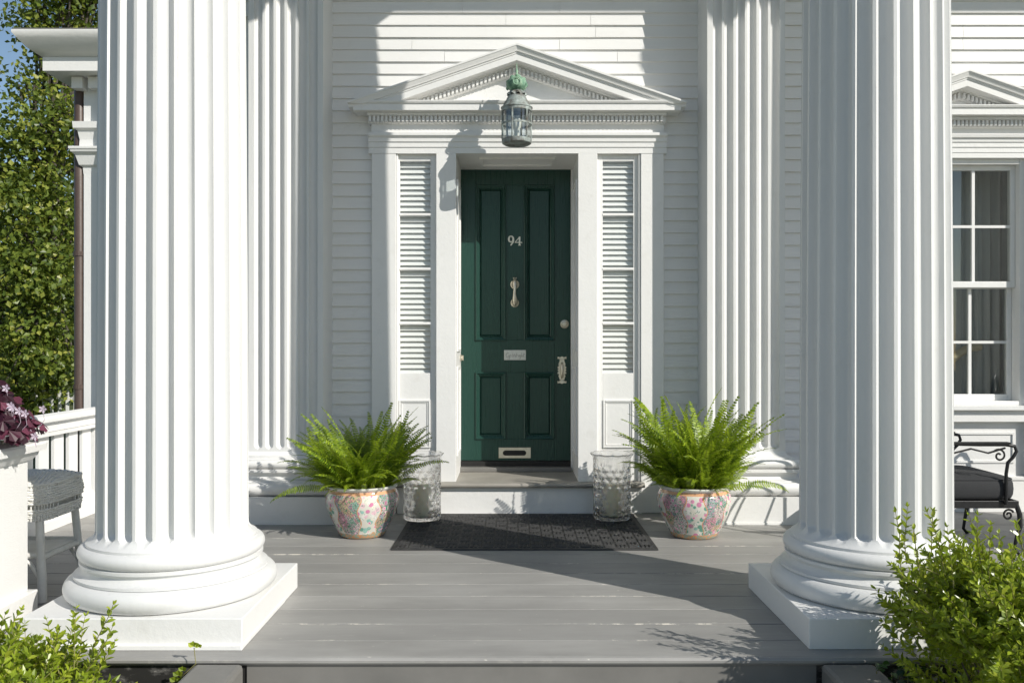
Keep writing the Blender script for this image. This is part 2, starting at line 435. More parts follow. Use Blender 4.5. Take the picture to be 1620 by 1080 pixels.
# ------------------------------------------------------------------ porch floor: one object for each board
pf = MB().box(-3.12, 7.6, EDGE + 0.03, WALL + 0.02, -0.20, -0.031).build('porch_floor', 'joint'); struct(pf)
yb = EDGE
bw = 0.2125
edges = [EDGE, 3.60]
while edges[-1] + bw < WALL: edges.append(edges[-1] + bw)
edges.append(WALL + 0.01)
for i in range(len(edges) - 1):
    y0, y1 = edges[i], edges[i + 1]
    gap = random.choice([0.0014, 0.0026, 0.0034, 0.0022])
    m = MB(); n = 60; vs = []; fs = []
    xa, xb = -3.14, 7.6
    prof_n = []
    for k in range(n + 1):
        x = xa + (xb - xa) * k / n
        w0 = random.uniform(-0.0008, 0.0008); w1 = random.uniform(-0.0008, 0.0008)
        dz = random.uniform(-0.0006, 0.0006)
        if i == 0:
            pr = [(y0 + 0.012, -0.034), (y0, -0.022), (y0 - 0.001, -0.012), (y0 + 0.006, -0.003), (y0 + 0.02, dz), (y1 - gap + w1, dz), (y1 - gap + w1, -0.03)]
        else:
            pr = [(y0 + gap + w0, -0.03), (y0 + gap + w0, dz - 0.0015), (y0 + gap + 0.002 + w0, dz), (y1 - gap - 0.002 + w1, dz), (y1 - gap + w1, dz - 0.0015), (y1 - gap + w1, -0.03)]
        q = len(pr)
        vs += [(x, yy, zz) for yy, zz in pr]
        if k:
            for j in range(q):
                a = (k - 1) * q + j; b = (k - 1) * q + (j + 1) % q
                fs.append((a, b, b + q, a + q))
    m.add(vs, fs)
    m.build('floorboard', 'floor', pf)
# skirting under the porch
MB().box(-3.1, -1.245, EDGE + 0.06, EDGE + 0.09, GROUND - 0.02, -0.034).build('skirting_board', 'skirt', pf)
MB().box(1.42, 7.5, EDGE + 0.06, EDGE + 0.09, GROUND - 0.02, -0.034).build('skirting_board', 'skirt', pf)
# ------------------------------------------------------------------ front steps with cheek blocks
steps = thing('porch_steps', 'grey painted porch steps between two low cheek blocks', 'steps', (0.05, 2.6, GROUND), world_coords=True)
RI = 0.187
for k in range(4):
    zt = -RI * k
    yf = EDGE + 0.022 - 0.29 * k
    MB().box(-1.06 if k else -1.05, 1.20, yf, yf + 0.022, zt - RI + (0.0 if k < 3 else -0.03), zt - 0.035).build('riser', 'riser', steps)
    if k < 3:
        MB().box(-1.055, 1.205, yf - 0.31, yf, zt - RI - 0.035, zt - RI).build('tread', 'floor', steps, bevel=0.01)
for xa, xb in ((-1.245, -1.052), (1.205, 1.415)):
    pr = [(EDGE - 0.008, GROUND - 0.02), (EDGE - 0.008, -0.018), (EDGE - 0.30, -0.018), (EDGE - 0.42, -0.05), (EDGE - 0.52, -0.12), (EDGE - 0.95, -0.5), (EDGE - 0.95, GROUND - 0.02)]
    MB().prof_x(pr, xa, xb).build('cheek_block', 'riser', steps, bevel=0.018)

# ------------------------------------------------------------------ fluted columns
def flute_shaft(r0, r1, z0, z1, zf, nfl=24, ns=14):
    """shaft from z0 (flare) to z1; flutes start at zf with rounded ends"""
    m = MB(); vs = []; fs = []
    hw = PI / nfl * 0.83          # half flute angle
    rows = [z0, z0 + 0.008, z0 + 0.016] + [zf - 0.030 + 0.0055 * i for i in range(10)] + [zf + 0.1, 0.9, 1.5, 2.2, 3.0, 4.0, 5.0, z1]
    rows = sorted(set(round(z, 4) for z in rows if z0 <= z <= z1))
    N = nfl * ns
    for z in rows:
        t = max(0.0, (z - z0) / (z1 - z0))
        r = r0 + (r1 - r0) * t ** 1.5
        fl = max(0.0, 1 - (z - z0) / 0.045)
        r += 0.038 * fl ** 2.2
        for k in range(nfl):
            for j in range(ns):
                # samples clustered at flute edges
                if j == 0: a = -PI / nfl
                else:
                    u = -1 + 2 * (j - 1) / (ns - 2)
                    a = hw * u
                dep = 0.0
                if j > 0:
                    u = -1 + 2 * (j - 1) / (ns - 2)
                    v = max(0.0, (zf - z) / 0.032)
                    q = 1 - u * u - v * v
                    if q > 0: dep = 0.037 * math.sqrt(q)
                A = 2 * PI * k / nfl + a
                vs.append(((r - dep) * math.cos(A), (r - dep) * math.sin(A), z))
    for i in range(len(rows) - 1):
        for k in range(N):
            k2 = (k + 1) % N
            fs.append((i * N + k, i * N + k2, (i + 1) * N + k2, (i + 1) * N + k))
    m.add(vs, fs)
    return m
PH = 0.125
base_prof = [(0.40, PH)] + [(0.405 + 0.048 * math.cos(a), PH + 0.047 + 0.047 * math.sin(a)) for a in [R(-90 + 15 * i) for i in range(13)]]
base_prof += [(0.412, 0.221), (0.412, 0.232), (0.395, 0.236), (0.380, 0.245), (0.373, 0.258), (0.376, 0.268), (0.384, 0.274), (0.390, 0.276), (0.390, 0.288), (0.372, 0.290)]
base_prof += [(0.368 + 0.030 * math.cos(a), 0.322 + 0.031 * math.sin(a)) for a in [R(-85 + 17 * i) for i in range(11)]]
base_prof += [(0.364, 0.354), (0.364, 0.366), (0.34, 0.366)]
ZTOP = 6.46
shaft_me = flute_shaft(0.325, 0.280, 0.366, 5.96, 0.425).mesh('column_shaft', M['white_column'], 35)
base_me = MB().lathe(base_prof, 96).mesh('column_base', M['white_column'], 40)
plinth_me = MB().box(-0.45, 0.45, -0.45, 0.45, 0.0, PH).mesh('column_plinth', M['white'])
cap = MB().lathe([(0.285, 5.95), (0.305, 5.96), (0.305, 5.985), (0.29, 5.99), (0.29, 6.06), (0.335, 6.10), (0.36, 6.15), (0.35, 6.2)], 48)
cap.box(-0.40, 0.40, -0.36, 0.36, 6.20, 6.30)
cap.box(-0.42, 0.42, -0.40, 0.40, 6.38, ZTOP)
cap.box(-0.36, 0.36, -0.34, 0.34, 6.29, 6.39)
for sx in (-1, 1):      # scrolls of the capital
    for sy in (-1, 1):
        path = []
        for i in range(40):
            a = -R(90) + i * R(22); rr_ = 0.155 * (1 - i / 46.0)
            path.append((sx * (0.39 + rr_ * math.cos(a) * 0.9), sy * 0.34, 6.16 + rr_ * math.sin(a + PI)))
        cap.tube(path, 0.028, 6)
    cyl = [(sx * 0.39 + 0.10 * math.cos(a), 6.16 + 0.10 * math.sin(a)) for a in [R(20 * i) for i in range(18)]]
    cap.prof_y(cyl, -0.33, 0.33)
cap_me = cap.mesh('column_capital', M['white_column'], 35)
COLD = 3.94
colx = [(-1.54, 'tall white fluted porch column beside the white pedestal with the purple plant'),
        (1.645, 'tall white fluted porch column half hidden at its foot by the dense privet bush'),
        (5.02, 'tall white fluted porch column beyond the black iron chairs')]
for x, lab in colx:
    t = thing('porch_column', lab, 'column', (x, COLD, 0), 'fluted porch columns')
    link('shaft', shaft_me, t); link('base', base_me, t); link('capital', cap_me, t)
    b = link('plinth', plinth_me, t, bevel=0.004)
    if x < 0: MB().box(-0.453, 0.453, -0.465, 0.2, 0.0, 0.022).build('plinth_strip', 'white', t, bevel=0.004)

# ------------------------------------------------------------------ the house
house = thing('house', 'white clapboard house with pilasters and pedimented green front door', 'house', (0.03, WALL, GROUND), world_coords=True)
WX0, WX1 = -3.05, 7.6
DC = 0.035                       # centre of the door surround
SURL, SURR = PX(588, CAS), PX(1050, CAS)
# window openings (glass): x0,x1,z0,z1
WIN = [(3.33 - 0.46, 3.33 + 0.46, PZ(640, 6.46), PZ(254, 6.46)), (-2.86, -1.925, 0.55, 3.7)]
def wall_pieces(x0, x1, holes, z0, z1):
    out = []; xs = x0
    for h in sorted(holes):
        out.append((xs, h[0], z0, z1)); out.append((h[0], h[1], z0, h[2])); out.append((h[0], h[1], h[3], z1)); xs = h[1]
    out.append((xs, x1, z0, z1))
    return out
wm = MB()
door_hole = (PX(722, CAS) - 0.02, PX(914, CAS) + 0.02, 0.0, 2.70)
sl_l = (PX(627, CAS), PX(690, CAS) - 0.001, 0.3, 2.66)
sl_r = (PX(945, CAS), PX(1013, CAS), 0.3, 2.66)
for a in wall_pieces(WX0, WX1, [WIN[0], WIN[1], door_hole, (sl_l[0], sl_l[1], 0.95, 2.66), (sl_r[0], sl_r[1], 0.95, 2.66)], GROUND - 0.02, 7.4):
    wm.box(a[0], a[1], WALL + 0.012, WALL + 0.16, a[2], a[3])
wm.box(WX0, WX0 + 0.15, WALL + 0.16, 12.0, GROUND - 0.02, 7.4)
wm.build('wall', 'white', house)
# clapboards
EXPO = 0.0905
ZB = 3.691
PLL, PLR = PX(393, PIL), PX(511, PIL)
PRL, PRR = PX(1119, PIL), PX(1242, PIL)
# pediment silhouette of door for cutting boards
PED_D = 6.255
apx, apz = DC - 0.008, PZ(70, PED_D)
cz = PZ(159, PED_D)
hwid = 1.186
board = MB().prof_x([(-0.006, 0.0), (0.0125, 0.0), (0.0125, EXPO + 0.003), (0.0100, EXPO + 0.003)], 0, 1).mesh('clapboard', M['white_board'])
def clap(x0, x1, z):
    if x1 - x0 < 0.01: return
    if x1 - x0 > 1.3 and random.random() < 0.7:
        xm = random.uniform(x0 + 0.35, x1 - 0.35); clap(x0, xm - 0.0012, z); clap(xm + 0.0012, x1, z); return
    o = link('clapboard', board, None)
    o.scale = (x1 - x0, 1, 1)
    o.location = (x0, WALL + random.uniform(-0.0012, 0.0008), z)
    o.rotation_euler = (0, random.uniform(-0.0004, 0.0004), 0)
    o.parent = house; o.matrix_parent_inverse = Matrix.Translation(-Vector(BASE[house.name]))
nb0 = int((ZB - 0.06) / EXPO); zrow = ZB - nb0 * EXPO
WCL, WCR = WIN[0][0] - 0.155, WIN[0][1] + 0.155
rows_up = []
z = zrow
while z < 4.45:
    zm = z + EXPO / 2
    # between the pilasters
    if zm < 2.86: clap(PLR, SURL + 0.01, z); clap(SURR - 0.01, PRL, z)
    elif zm < apz - 0.03:
        w = (apz - 0.10 - z) / (apz - cz) * hwid
        w = max(0.0, min(w, 1.02))
        if w < 0.06: clap(PLR, PRL, z)
        else: clap(PLR, DC - w, z); clap(DC + w, PRL, z)
    else: clap(PLR, PRL, z)
    # right bay
    if zm < 2.80: clap(PRR, WCL, z); clap(WCR, WX1, z)
    elif zm < 3.02: clap(PRR, 3.29 - 0.45, z); clap(3.29 + 0.45, WX1, z)
    else: clap(PRR, WX1, z)
    # left bay (narrow strip between window and corner)
    if zm > 3.8: clap(WX0 + 0.1, PLL, z)
    z += EXPO
mu = MB()
while z < 6.9:
    for xa, xb in ((WX0 + 0.1, PLL), (PLR, PRL), (PRR, WX1)):
        mu.prof_x([(WALL, z), (WALL + 0.0125, z), (WALL + 0.0125, z + EXPO + 0.006), (WALL + 0.0105, z + EXPO + 0.006)], xa, xb)
    z += EXPO
mu.build('upper_clapboards', 'white_board', house, kind='stuff')
MB().box(WX0, WX0 + 0.11, WALL - 0.012, WALL + 0.012, 0.0, 6.9).build('corner_board', 'white', house)
# base boards between trims
for xa, xb in ((PLR - 0.02, SURL + 0.03), (SURR - 0.03, PRL + 0.02), (PRR - 0.02, WX1), (WX0 + 0.0, PLL + 0.02)):
    MB().prof_x([(WALL - 0.02, 0.0), (WALL - 0.02, 0.235), (WALL - 0.03, 0.236), (WALL - 0.03, 0.258), (WALL - 0.026, 0.262), (WALL + 0.011, 0.262), (WALL + 0.011, 0.0)], xa, xb).build('baseboard', 'white', house)
# pilasters
def pilaster(x0, x1):
    w = x1 - x0; nfl = 6
    marg = 0.030
    pitch = (w - 2 * marg) / nfl; fw = pitch * 0.78
    poly = [(x0, WALL + 0.012), (x0, PIL)]
    for k in range(nfl):
        c = x0 + marg + pitch * (k + 0.5)
        for i in range(11):
            a = PI - PI * i / 10
            poly.append((c + fw / 2 * math.cos(a), PIL + 0.033 * math.sin(a)))
    poly += [(x1, PIL), (x1, WALL + 0.012)]
    m = MB().prof_z(poly, 0.535, 6.3)
    sh = m.build('pilaster', 'white_column', house, smooth=35)
    # rounded flute ends: plain block below with scoops
    vs = []; fs = []
    zs = [0.478, 0.488, 0.496] + [0.503 + 0.004 * i for i in range(9)]
    pts = [(x0, None)]
    ns = 15
    row = []
    for z in zs:
        line = [(x0, WALL + 0.012, z), (x0, PIL, z)]
        for k in range(nfl):
            c = x0 + marg + pitch * (k + 0.5)
            for i in range(11):
                u = math.cos(PI - PI * i / 10)
                v = (0.535 - z) / 0.033
                q = 1 - u * u - v * v
                line.append((c + fw / 2 * u, PIL + (0.033 * math.sqrt(q) if q > 0 else 0.0), z))
        line += [(x1, PIL, z), (x1, WALL + 0.012, z)]
        row.append(line)
    n = len(row[0])
    for line in row: vs += line
    for i in range(len(row) - 1):
        for k in range(n - 1): fs.append((i * n + k, i * n + k + 1, (i + 1) * n + k + 1, (i + 1) * n + k))
    MB().add(vs, fs).build('flute_ends', 'white_column', sh, smooth=35)
    pr = [(0.0, 0.482), (0.004, 0.474), (0.014, 0.462), (0.03, 0.45), (0.05, 0.442), (0.05, 0.434), (0.055, 0.432)]
    pr += [(0.072 + 0.030 * math.cos(a), 0.402 + 0.030 * math.sin(a)) for a in [R(90 - 15 * i) for i in range(13)]]
    pr += [(0.07, 0.370), (0.092, 0.368), (0.092, 0.346), (0.07, 0.344), (0.062, 0.335), (0.058, 0.318), (0.066, 0.300), (0.085, 0.292), (0.105, 0.290), (0.105, 0.282)]
    pr += [(0.112 + 0.045 * math.cos(a), 0.237 + 0.045 * math.sin(a)) for a in [R(90 - 15 * i) for i in range(13)]]
    pr += [(0.11, 0.190)]
    MB().ring_rect(pr[::-1], x0, x1, PIL, WALL + 0.012).build('pilaster_base', 'white', sh, smooth=40)
    MB().box(x0 - 0.158, x1 + 0.158, PIL - 0.158, WALL + 0.01, 0.012, 0.187).box(x0 - 0.166, x1 + 0.166, PIL - 0.166, WALL + 0.01, -0.001, 0.0125).build('pilaster_plinth', 'white', sh)
    cp = MB().box(x0 - 0.03, x1 + 0.03, PIL - 0.03, WALL + 0.01, 5.96, 6.06).box(x0 - 0.06, x1 + 0.06, PIL - 0.07, WALL + 0.01, 6.06, 6.46)
    cp.build('pilaster_capital', 'white', sh)
pilaster(PLL, PLR)
pilaster(PRL, PRR)
# porch roof: entablature on the columns and ceiling
ent = MB().box(-2.1, 7.6, COLD - 0.29, COLD + 0.29, ZTOP, 7.05)
ent.box(-2.15, 7.6, COLD - 0.34, COLD + 0.29, 7.05, 7.6)
ent.prof_x([(COLD - 0.34, 7.6), (COLD - 0.55, 7.75), (COLD - 0.6, 7.95), (COLD + 0.3, 7.95), (COLD + 0.3, 7.6)], -2.4, 7.6)
en = ent.build('entablature', 'white', house)
MB().box(-2.1, 7.6, COLD + 0.29, WALL + 0.012, 6.95, 7.02).build('porch_ceiling', 'white', house)
MB().box(-2.1, -1.5, COLD + 0.29, WALL, ZTOP, 6.95).build('porch_end_beam', 'white', house)
MB().box(-3.2, 7.7, COLD - 0.6, 13, 7.95, 8.1).build('roof', 'riser', house)

# ---------------------------------------------------------- door surround
zs_step = 0.226
zhead = PZ(243, CAS)          # 2.64
xs_ = {k: PX(v, CAS) for k, v in dict(a=588, b=626, c=690, d=721.5, e=914.5, f=945, g=1014, h=1050).items()}
sur = MB(); L0_, R0_ = xs_['a'] - 0.002, xs_['h'] + 0.002
sur.box(xs_['a'], xs_['b'], CAS, WALL + 0.02, 0.20, zhead)       # casings
sur.v = []; sur.f = []
sur.box(L0_ , R0_, CAS - 0.002, WALL + 0.02, PZ(211, CAS) - 0.001, PZ(184, CAS))
sb = sur.build('door_surround', 'white', house)
for a_, b_ in (('a', 'b'), ('g', 'h')):
    MB().box(xs_[a_], xs_[b_], CAS, WALL + 0.02, 0.20, zhead).build('casing', 'white', sb, bevel=0.003)
    MB().box(xs_[a_] - 0.014, xs_[b_] + 0.003, CAS - 0.016, WALL + 0.02, 0.001, 0.20).build('casing_base', 'white', sb, bevel=0.003)
for xa, xb in ((xs_['c'], xs_['d']), (xs_['e'], xs_['f'])):
    MB().box(xa, xb, CAS - 0.004, DOOR - 0.03, zs_step, zhead).build('door_pier', 'white', sb, bevel=0.003)
# inner beads beside the casings
for xa, xb in ((xs_['b'] + 0.001, xs_['b'] + 0.016), (xs_['g'] - 0.016, xs_['g'] - 0.001)):
    MB().box(xa, xb, CAS + 0.010, CAS + 0.055, zs_step, zhead - 0.002).build('casing_bead', 'white', sb, bevel=0.004)
# recessed jamb panels
for sx, xf in ((1, xs_['d']), (-1, xs_['e'])):
    for za, zb in ((0.42, 1.05), (1.20, 2.45)):
        m = MB()
        t_ = 0.018
        for (ya, yb_, z0_, z1_) in ((CAS + 0.10, CAS + 0.10 + t_, za, zb), (DOOR - 0.16, DOOR - 0.16 + t_, za, zb), (CAS + 0.10, DOOR - 0.142, za - t_, za), (CAS + 0.10, DOOR - 0.142, zb, zb + t_)):
            m.box(min(xf, xf + sx * 0.010), max(xf, xf + sx * 0.010), ya, yb_, z0_, z1_)
        m.build('jamb_moulding', 'white', sb)
# architrave bands, frieze
L, Rr = xs_['a'] - 0.002, xs_['h'] + 0.002
z243, z233, z226, z218, z212 = [PZ(v, CAS) for v in (243, 234, 226, 218, 211)]
prof = [(WALL + 0.02, z243), (CAS - 0.003, z243 + 0.0005), (CAS - 0.003, z233), (CAS - 0.010, z233 + 0.004), (CAS - 0.010, z226), (CAS - 0.018, z226 + 0.005), (CAS - 0.020, z218 - 0.004),
        (CAS - 0.028, z218), (CAS - 0.038, z218 + 0.010), (CAS - 0.038, z212 - 0.004), (CAS - 0.03, z212), (WALL + 0.02, z212)]
MB().prof_x(prof, L - 0.02, Rr + 0.02).build('architrave', 'white', sb)
zfr1 = PZ(184, CAS)
# header soffit over the recess
MB().box(xs_['d'] - 0.02, xs_['e'] + 0.02, CAS + 0.004, DOOR + 0.05, zhead + 0.001, zhead + 0.06).build('recess_soffit', 'white', sb)
m = MB(); xa, xb, ya, yb_ = -0.25, 0.32, CAS + 0.14, DOOR - 0.17
for q in ((xa, xb, ya, ya + 0.02), (xa, xb, yb_ - 0.02, yb_), (xa, xa + 0.02, ya + 0.02, yb_ - 0.02), (xb - 0.02, xb, ya + 0.02, yb_ - 0.02)):
    m.box(*q, zhead - 0.012, zhead + 0.002)
m.build('soffit_moulding', 'white', sb)
# cornice and pediment, shared with the window
def pediment(xc, half, zbase, ztop, body, parent, frieze_half, cap_d=PED_D, den=0.03):
    """zbase = top of the horizontal cornice, ztop = apex top"""
    zc0 = zbase - 0.072
    pr = [(WALL + 0.02, zc0), (cap_d + 0.03, zc0), (cap_d + 0.03, zc0 + 0.004), (cap_d + 0.006, zc0 + 0.004), (cap_d + 0.006, zbase - 0.022), (cap_d - 0.004, zbase - 0.018), (cap_d - 0.010, zbase - 0.006), (cap_d - 0.010, zbase), (WALL + 0.02, zbase + 0.012)]
    MB().prof_x(pr, xc - half, xc + half).build('cornice', 'white', parent)
    # bed moulding and dentils
    by = body - 0.004
    MB().prof_x([(WALL + 0.02, zc0 - 0.002), (by - 0.066, zc0 - 0.002), (by - 0.062, zc0 - 0.014), (by - 0.054, zc0 - 0.020), (by - 0.022, zc0 - 0.021), (by - 0.022, zc0 - 0.062), (by - 0.01, zc0 - 0.070), (WALL + 0.02, zc0 - 0.070)], xc - frieze_half - 0.02, xc + frieze_half + 0.02).build('bed_moulding', 'white', parent)
    d = MB(); x = xc - frieze_half - 0.012
    while x < xc + frieze_half:
        d.box(x, x + den * 0.55, by - 0.050, by - 0.020, zc0 - 0.060, zc0 - 0.0215); x += den
    d.build('dentil_course', 'white', parent, kind='stuff')
    # tympanum
    sl = (ztop - zbase) / half
    MB().add([(xc - half + 0.1, body + 0.022, zbase - 0.03), (xc + half - 0.1, body + 0.022, zbase - 0.03), (xc, body + 0.022, ztop - 0.08),
              (xc - half + 0.1, WALL + 0.02, zbase - 0.03), (xc + half - 0.1, WALL + 0.02, zbase - 0.03), (xc, WALL + 0.02, ztop - 0.08)],
             [(0, 1, 2), (5, 4, 3), (0, 3, 4, 1), (1, 4, 5, 2), (2, 5, 3, 0)]).build('tympanum', 'white', parent)
    # raking cornice: profile measured down from the top surface
    T = ztop
    rk = [(WALL + 0.02, T + 0.006), (cap_d - 0.030, T), (cap_d - 0.030, T - 0.014), (cap_d - 0.025, T - 0.016), (cap_d - 0.019, T - 0.028), (cap_d - 0.012, T - 0.042), (cap_d - 0.010, T - 0.050),
          (cap_d + 0.000, T - 0.054), (cap_d + 0.000, T - 0.064), (cap_d + 0.006, T - 0.066), (cap_d + 0.006, T - 0.112), (cap_d + 0.03, T - 0.114), (cap_d + 0.03, T - 0.110),
          (body - 0.036, T - 0.112), (body - 0.032, T - 0.124), (body - 0.012, T - 0.132), (body - 0.006, T - 0.134), (body - 0.006, T - 0.172), (body + 0.004, T - 0.180), (WALL + 0.02, T - 0.180)]
    ex = 0.035
    rk = [(y_ + 0.0035, z_) for y_, z_ in rk]
    zmin = zbase - 0.045
    for s_ in (-1, 1):
        vs = []; fs = []; q = len(rk); NN = 48
        for i in range(NN + 1):
            xo = (half + ex) * i / NN
            vs += [(xc + s_ * xo, y_, max(z_ - sl * xo, zmin if z_ < T - 0.06 else zbase - 0.02 + (z_ - T) * 0.1)) for y_, z_ in rk]
            if i:
                for j in range(q):
                    a = (i - 1) * q + j; b = (i - 1) * q + (j + 1) % q
                    fs.append((a, b, b + q, a + q))
        fs.append(tuple(range(q))); fs.append(tuple(NN * q + j for j in range(q)))
        MB().add(vs, fs).build('raking_cornice', 'white', parent)
    d = MB()
    nn = int((half - 0.35) / den)
    for s_ in (-1, 1):
        for i in range(nn):
            x = xc + s_ * (0.012 + i * den); x2 = x + s_ * den * 0.55
            zt = T - 0.135
            za, zb2 = zt - sl * abs(x - xc), zt - sl * abs(x2 - xc)
            h_ = 0.036
            y0_, y1_ = body - 0.034, body - 0.004
            vs = [(x, y0_, za - h_), (x2, y0_, zb2 - h_), (x2, y1_, zb2 - h_), (x, y1_, za - h_), (x, y0_, za), (x2, y0_, zb2), (x2, y1_, zb2), (x, y1_, za)]
            d.add(vs, [(0, 3, 2, 1), (4, 5, 6, 7), (0, 1, 5, 4), (1, 2, 6, 5), (2, 3, 7, 6), (3, 0, 4, 7)])
    d.build('raking_dentils', 'white', parent, kind='stuff')
pediment(DC - 0.003, hwid, cz, apz, CAS, sb, 1.07)

# ---------------------------------------------------------- sidelights with blinds
def sidelight(xa, xb, gx0, gx1, px0, px1):
    yS = CAS + 0.035      # sash face
    ytop = PZ(255, yS); ymid = [PZ(v, yS) for v in (340, 426, 512)]; zbot = PZ(590, yS)
    fr = MB()
    fr.box(xa - 0.004, gx0, yS, yS + 0.03, zs_step, zhead); fr.box(gx1, xb + 0.004, yS, yS + 0.03, zs_step, zhead)
    fr.box(gx0, gx1, yS + 0.001, yS + 0.05, ytop, zhead); fr.box(gx0, gx1, yS + 0.001, yS + 0.05, zs_step + 0.10, zbot)
    fr.box(gx0, gx1, yS - 0.004, yS + 0.05, zs_step, zs_step + 0.10)
    s_ = fr.build('sidelight', 'white', house, bevel=0.003)
    zz = [zbot] + ymid[::-1] + [ytop]
    for zc_ in ymid:
        MB().prof_x([(yS + 0.002, zc_ - 0.010), (yS - 0.004, zc_ - 0.004), (yS - 0.004, zc_ + 0.006), (yS + 0.002, zc_ + 0.012), (yS + 0.02, zc_ + 0.012), (yS + 0.02, zc_ - 0.010)], gx0 - 0.001, gx1 + 0.001).build('muntin', 'white', s_)
    for i in range(4):
        MB().box(gx0 - 0.004, gx1 + 0.004, yS + 0.012, yS + 0.015, zz[i] + (0.012 if i else 0.0), zz[i + 1] - (0.010 if i < 3 else 0.0)).build('pane', 'sidelight_pane', s_)
    sm = MB().add([(0, -0.0130, -0.0165), (1, -0.0130, -0.0165), (1, 0.010, 0.0180), (0, 0.010, 0.0180), (0, -0.0110, -0.0178), (1, -0.0110, -0.0178), (1, 0.012, 0.0167), (0, 0.012, 0.0167)],
                  [(0, 1, 2, 3), (7, 6, 5, 4), (0, 4, 5, 1), (2, 6, 7, 3), (0, 3, 7, 4), (1, 5, 6, 2)]).mesh('slat', M['slat'])
    z = zbot + 0.012
    pit = 8.55 / F * (yS + 0.04)
    while z < ytop + 0.01:
        o = link('slat', sm, s_); o.location = (gx0 - 0.01, yS + 0.044, z); o.scale = (gx1 - gx0 + 0.02, 1, 1)
        o.rotation_euler = (random.uniform(-0.05, 0.05), 0, 0)
        z += pit
    MB().box(gx0 - 0.02, gx1 + 0.02, yS + 0.075, yS + 0.085, zbot - 0.02, ytop + 0.02).build('blind_backing', 'slat', s_)
    # moulded panel below the glass
    pz1, pz0 = PZ(632, yS), PZ(708, yS)
    m = MB()
    for k, (o_, w_, h_) in enumerate(((0.0, 0.014, 0.010), (0.018, 0.007, 0.005))):
        x0, x1, z0, z1 = px0 + o_, px1 - o_, pz0 + o_, pz1 - o_
        for q in ((x0, x0 + w_, z0, z1), (x1 - w_, x1, z0, z1), (x0 + w_, x1 - w_, z0, z0 + w_), (x0 + w_, x1 - w_, z1 - w_, z1)):
            m.box(q[0], q[1], yS - h_, yS + 0.006, q[2], q[3])
    m.build('panel_moulding', 'white', s_, bevel=0.003)
yS = CAS + 0.035
sidelight(xs_['b'], xs_['c'], PX(632.5, yS), PX(681, yS), PX(631, yS), PX(681, yS))
sidelight(xs_['f'], xs_['g'], PX(953.5, yS), PX(1002, yS), PX(954, yS), PX(1002, yS))

# ---------------------------------------------------------- entry step
stp = MB().box(-0.845, 0.945, 6.335, DOOR + 0.05, 0.0, zs_step - 0.035).build('entry_step', 'white', house)
pr = [(6.34, zs_step - 0.034)] + [(6.308 + 0.017 * math.cos(a), zs_step - 0.0172 + 0.0172 * math.sin(a)) for a in [R(270 - 20 * i) for i in range(10)]] + [(DOOR - 0.05, zs_step), (DOOR - 0.05, zs_step - 0.034)]
MB().prof_x(pr, -0.865, 0.962).build('step_tread', 'stone', stp, smooth=40)

# ---------------------------------------------------------- door
dx0, dx1 = PX(728.5, DOOR), PX(902.5, DOOR)
dz0, dz1 = PZ(728, DOOR), PZ(268, DOOR)
fr = MB()
fr.box(xs_['d'] + 0.0, dx0 - 0.002, DOOR - 0.03, DOOR + 0.08, zs_step, zhead + 0.001)
fr.box(dx1 + 0.002, xs_['e'] - 0.0, DOOR - 0.03, DOOR + 0.08, zs_step, zhead + 0.001)
fr.box(dx0 - 0.002, dx1 + 0.002, DOOR - 0.03, DOOR + 0.08, dz1 + 0.002, zhead + 0.002)
fr.build('door_frame', 'white', sb, bevel=0.003)
thr = MB().box(dx0 - 0.002, dx1 + 0.002, DOOR - 0.10, DOOR + 0.06, zs_step + 0.0005, zs_step + 0.035).build('threshold', 'riser', sb, bevel=0.006)
MB().box(dx0, dx1, DOOR - 0.025, DOOR + 0.04, zs_step + 0.036, dz0 - 0.004).build('door_sweep', 'dark', sb)
door = MB().box(dx0, dx1, DOOR + 0.020, DOOR + 0.045, dz0, dz1).build('door', 'door', house)
pxs = [(753, 800), (829.5, 877)]
pzs = [(293, 538), (589, 694)]
X = [PX(v, DOOR) for v in (753, 800, 829.5, 877)]
Z = [PZ(v, DOOR) for v in (694, 589, 538, 293)]
for a, b in ((dx0, X[0]), (X[3], dx1)):
    MB().box(a, b, DOOR, DOOR + 0.04, dz0, dz1).build('stile', 'door', door, bevel=0.002)
MB().box(X[1], X[2], DOOR + 0.0004, DOOR + 0.04, Z[0], Z[1]).build('stile', 'door', door, bevel=0.002)
MB().box(X[1], X[2], DOOR + 0.0004, DOOR + 0.04, Z[2], Z[3]).build('stile', 'door', door, bevel=0.002)
for a, b in ((dz0, Z[0]), (Z[1], Z[2]), (Z[3], dz1)):
    MB().box(X[0], X[3], DOOR + 0.0002, DOOR + 0.04, a, b).build('rail', 'door', door, bevel=0.002)
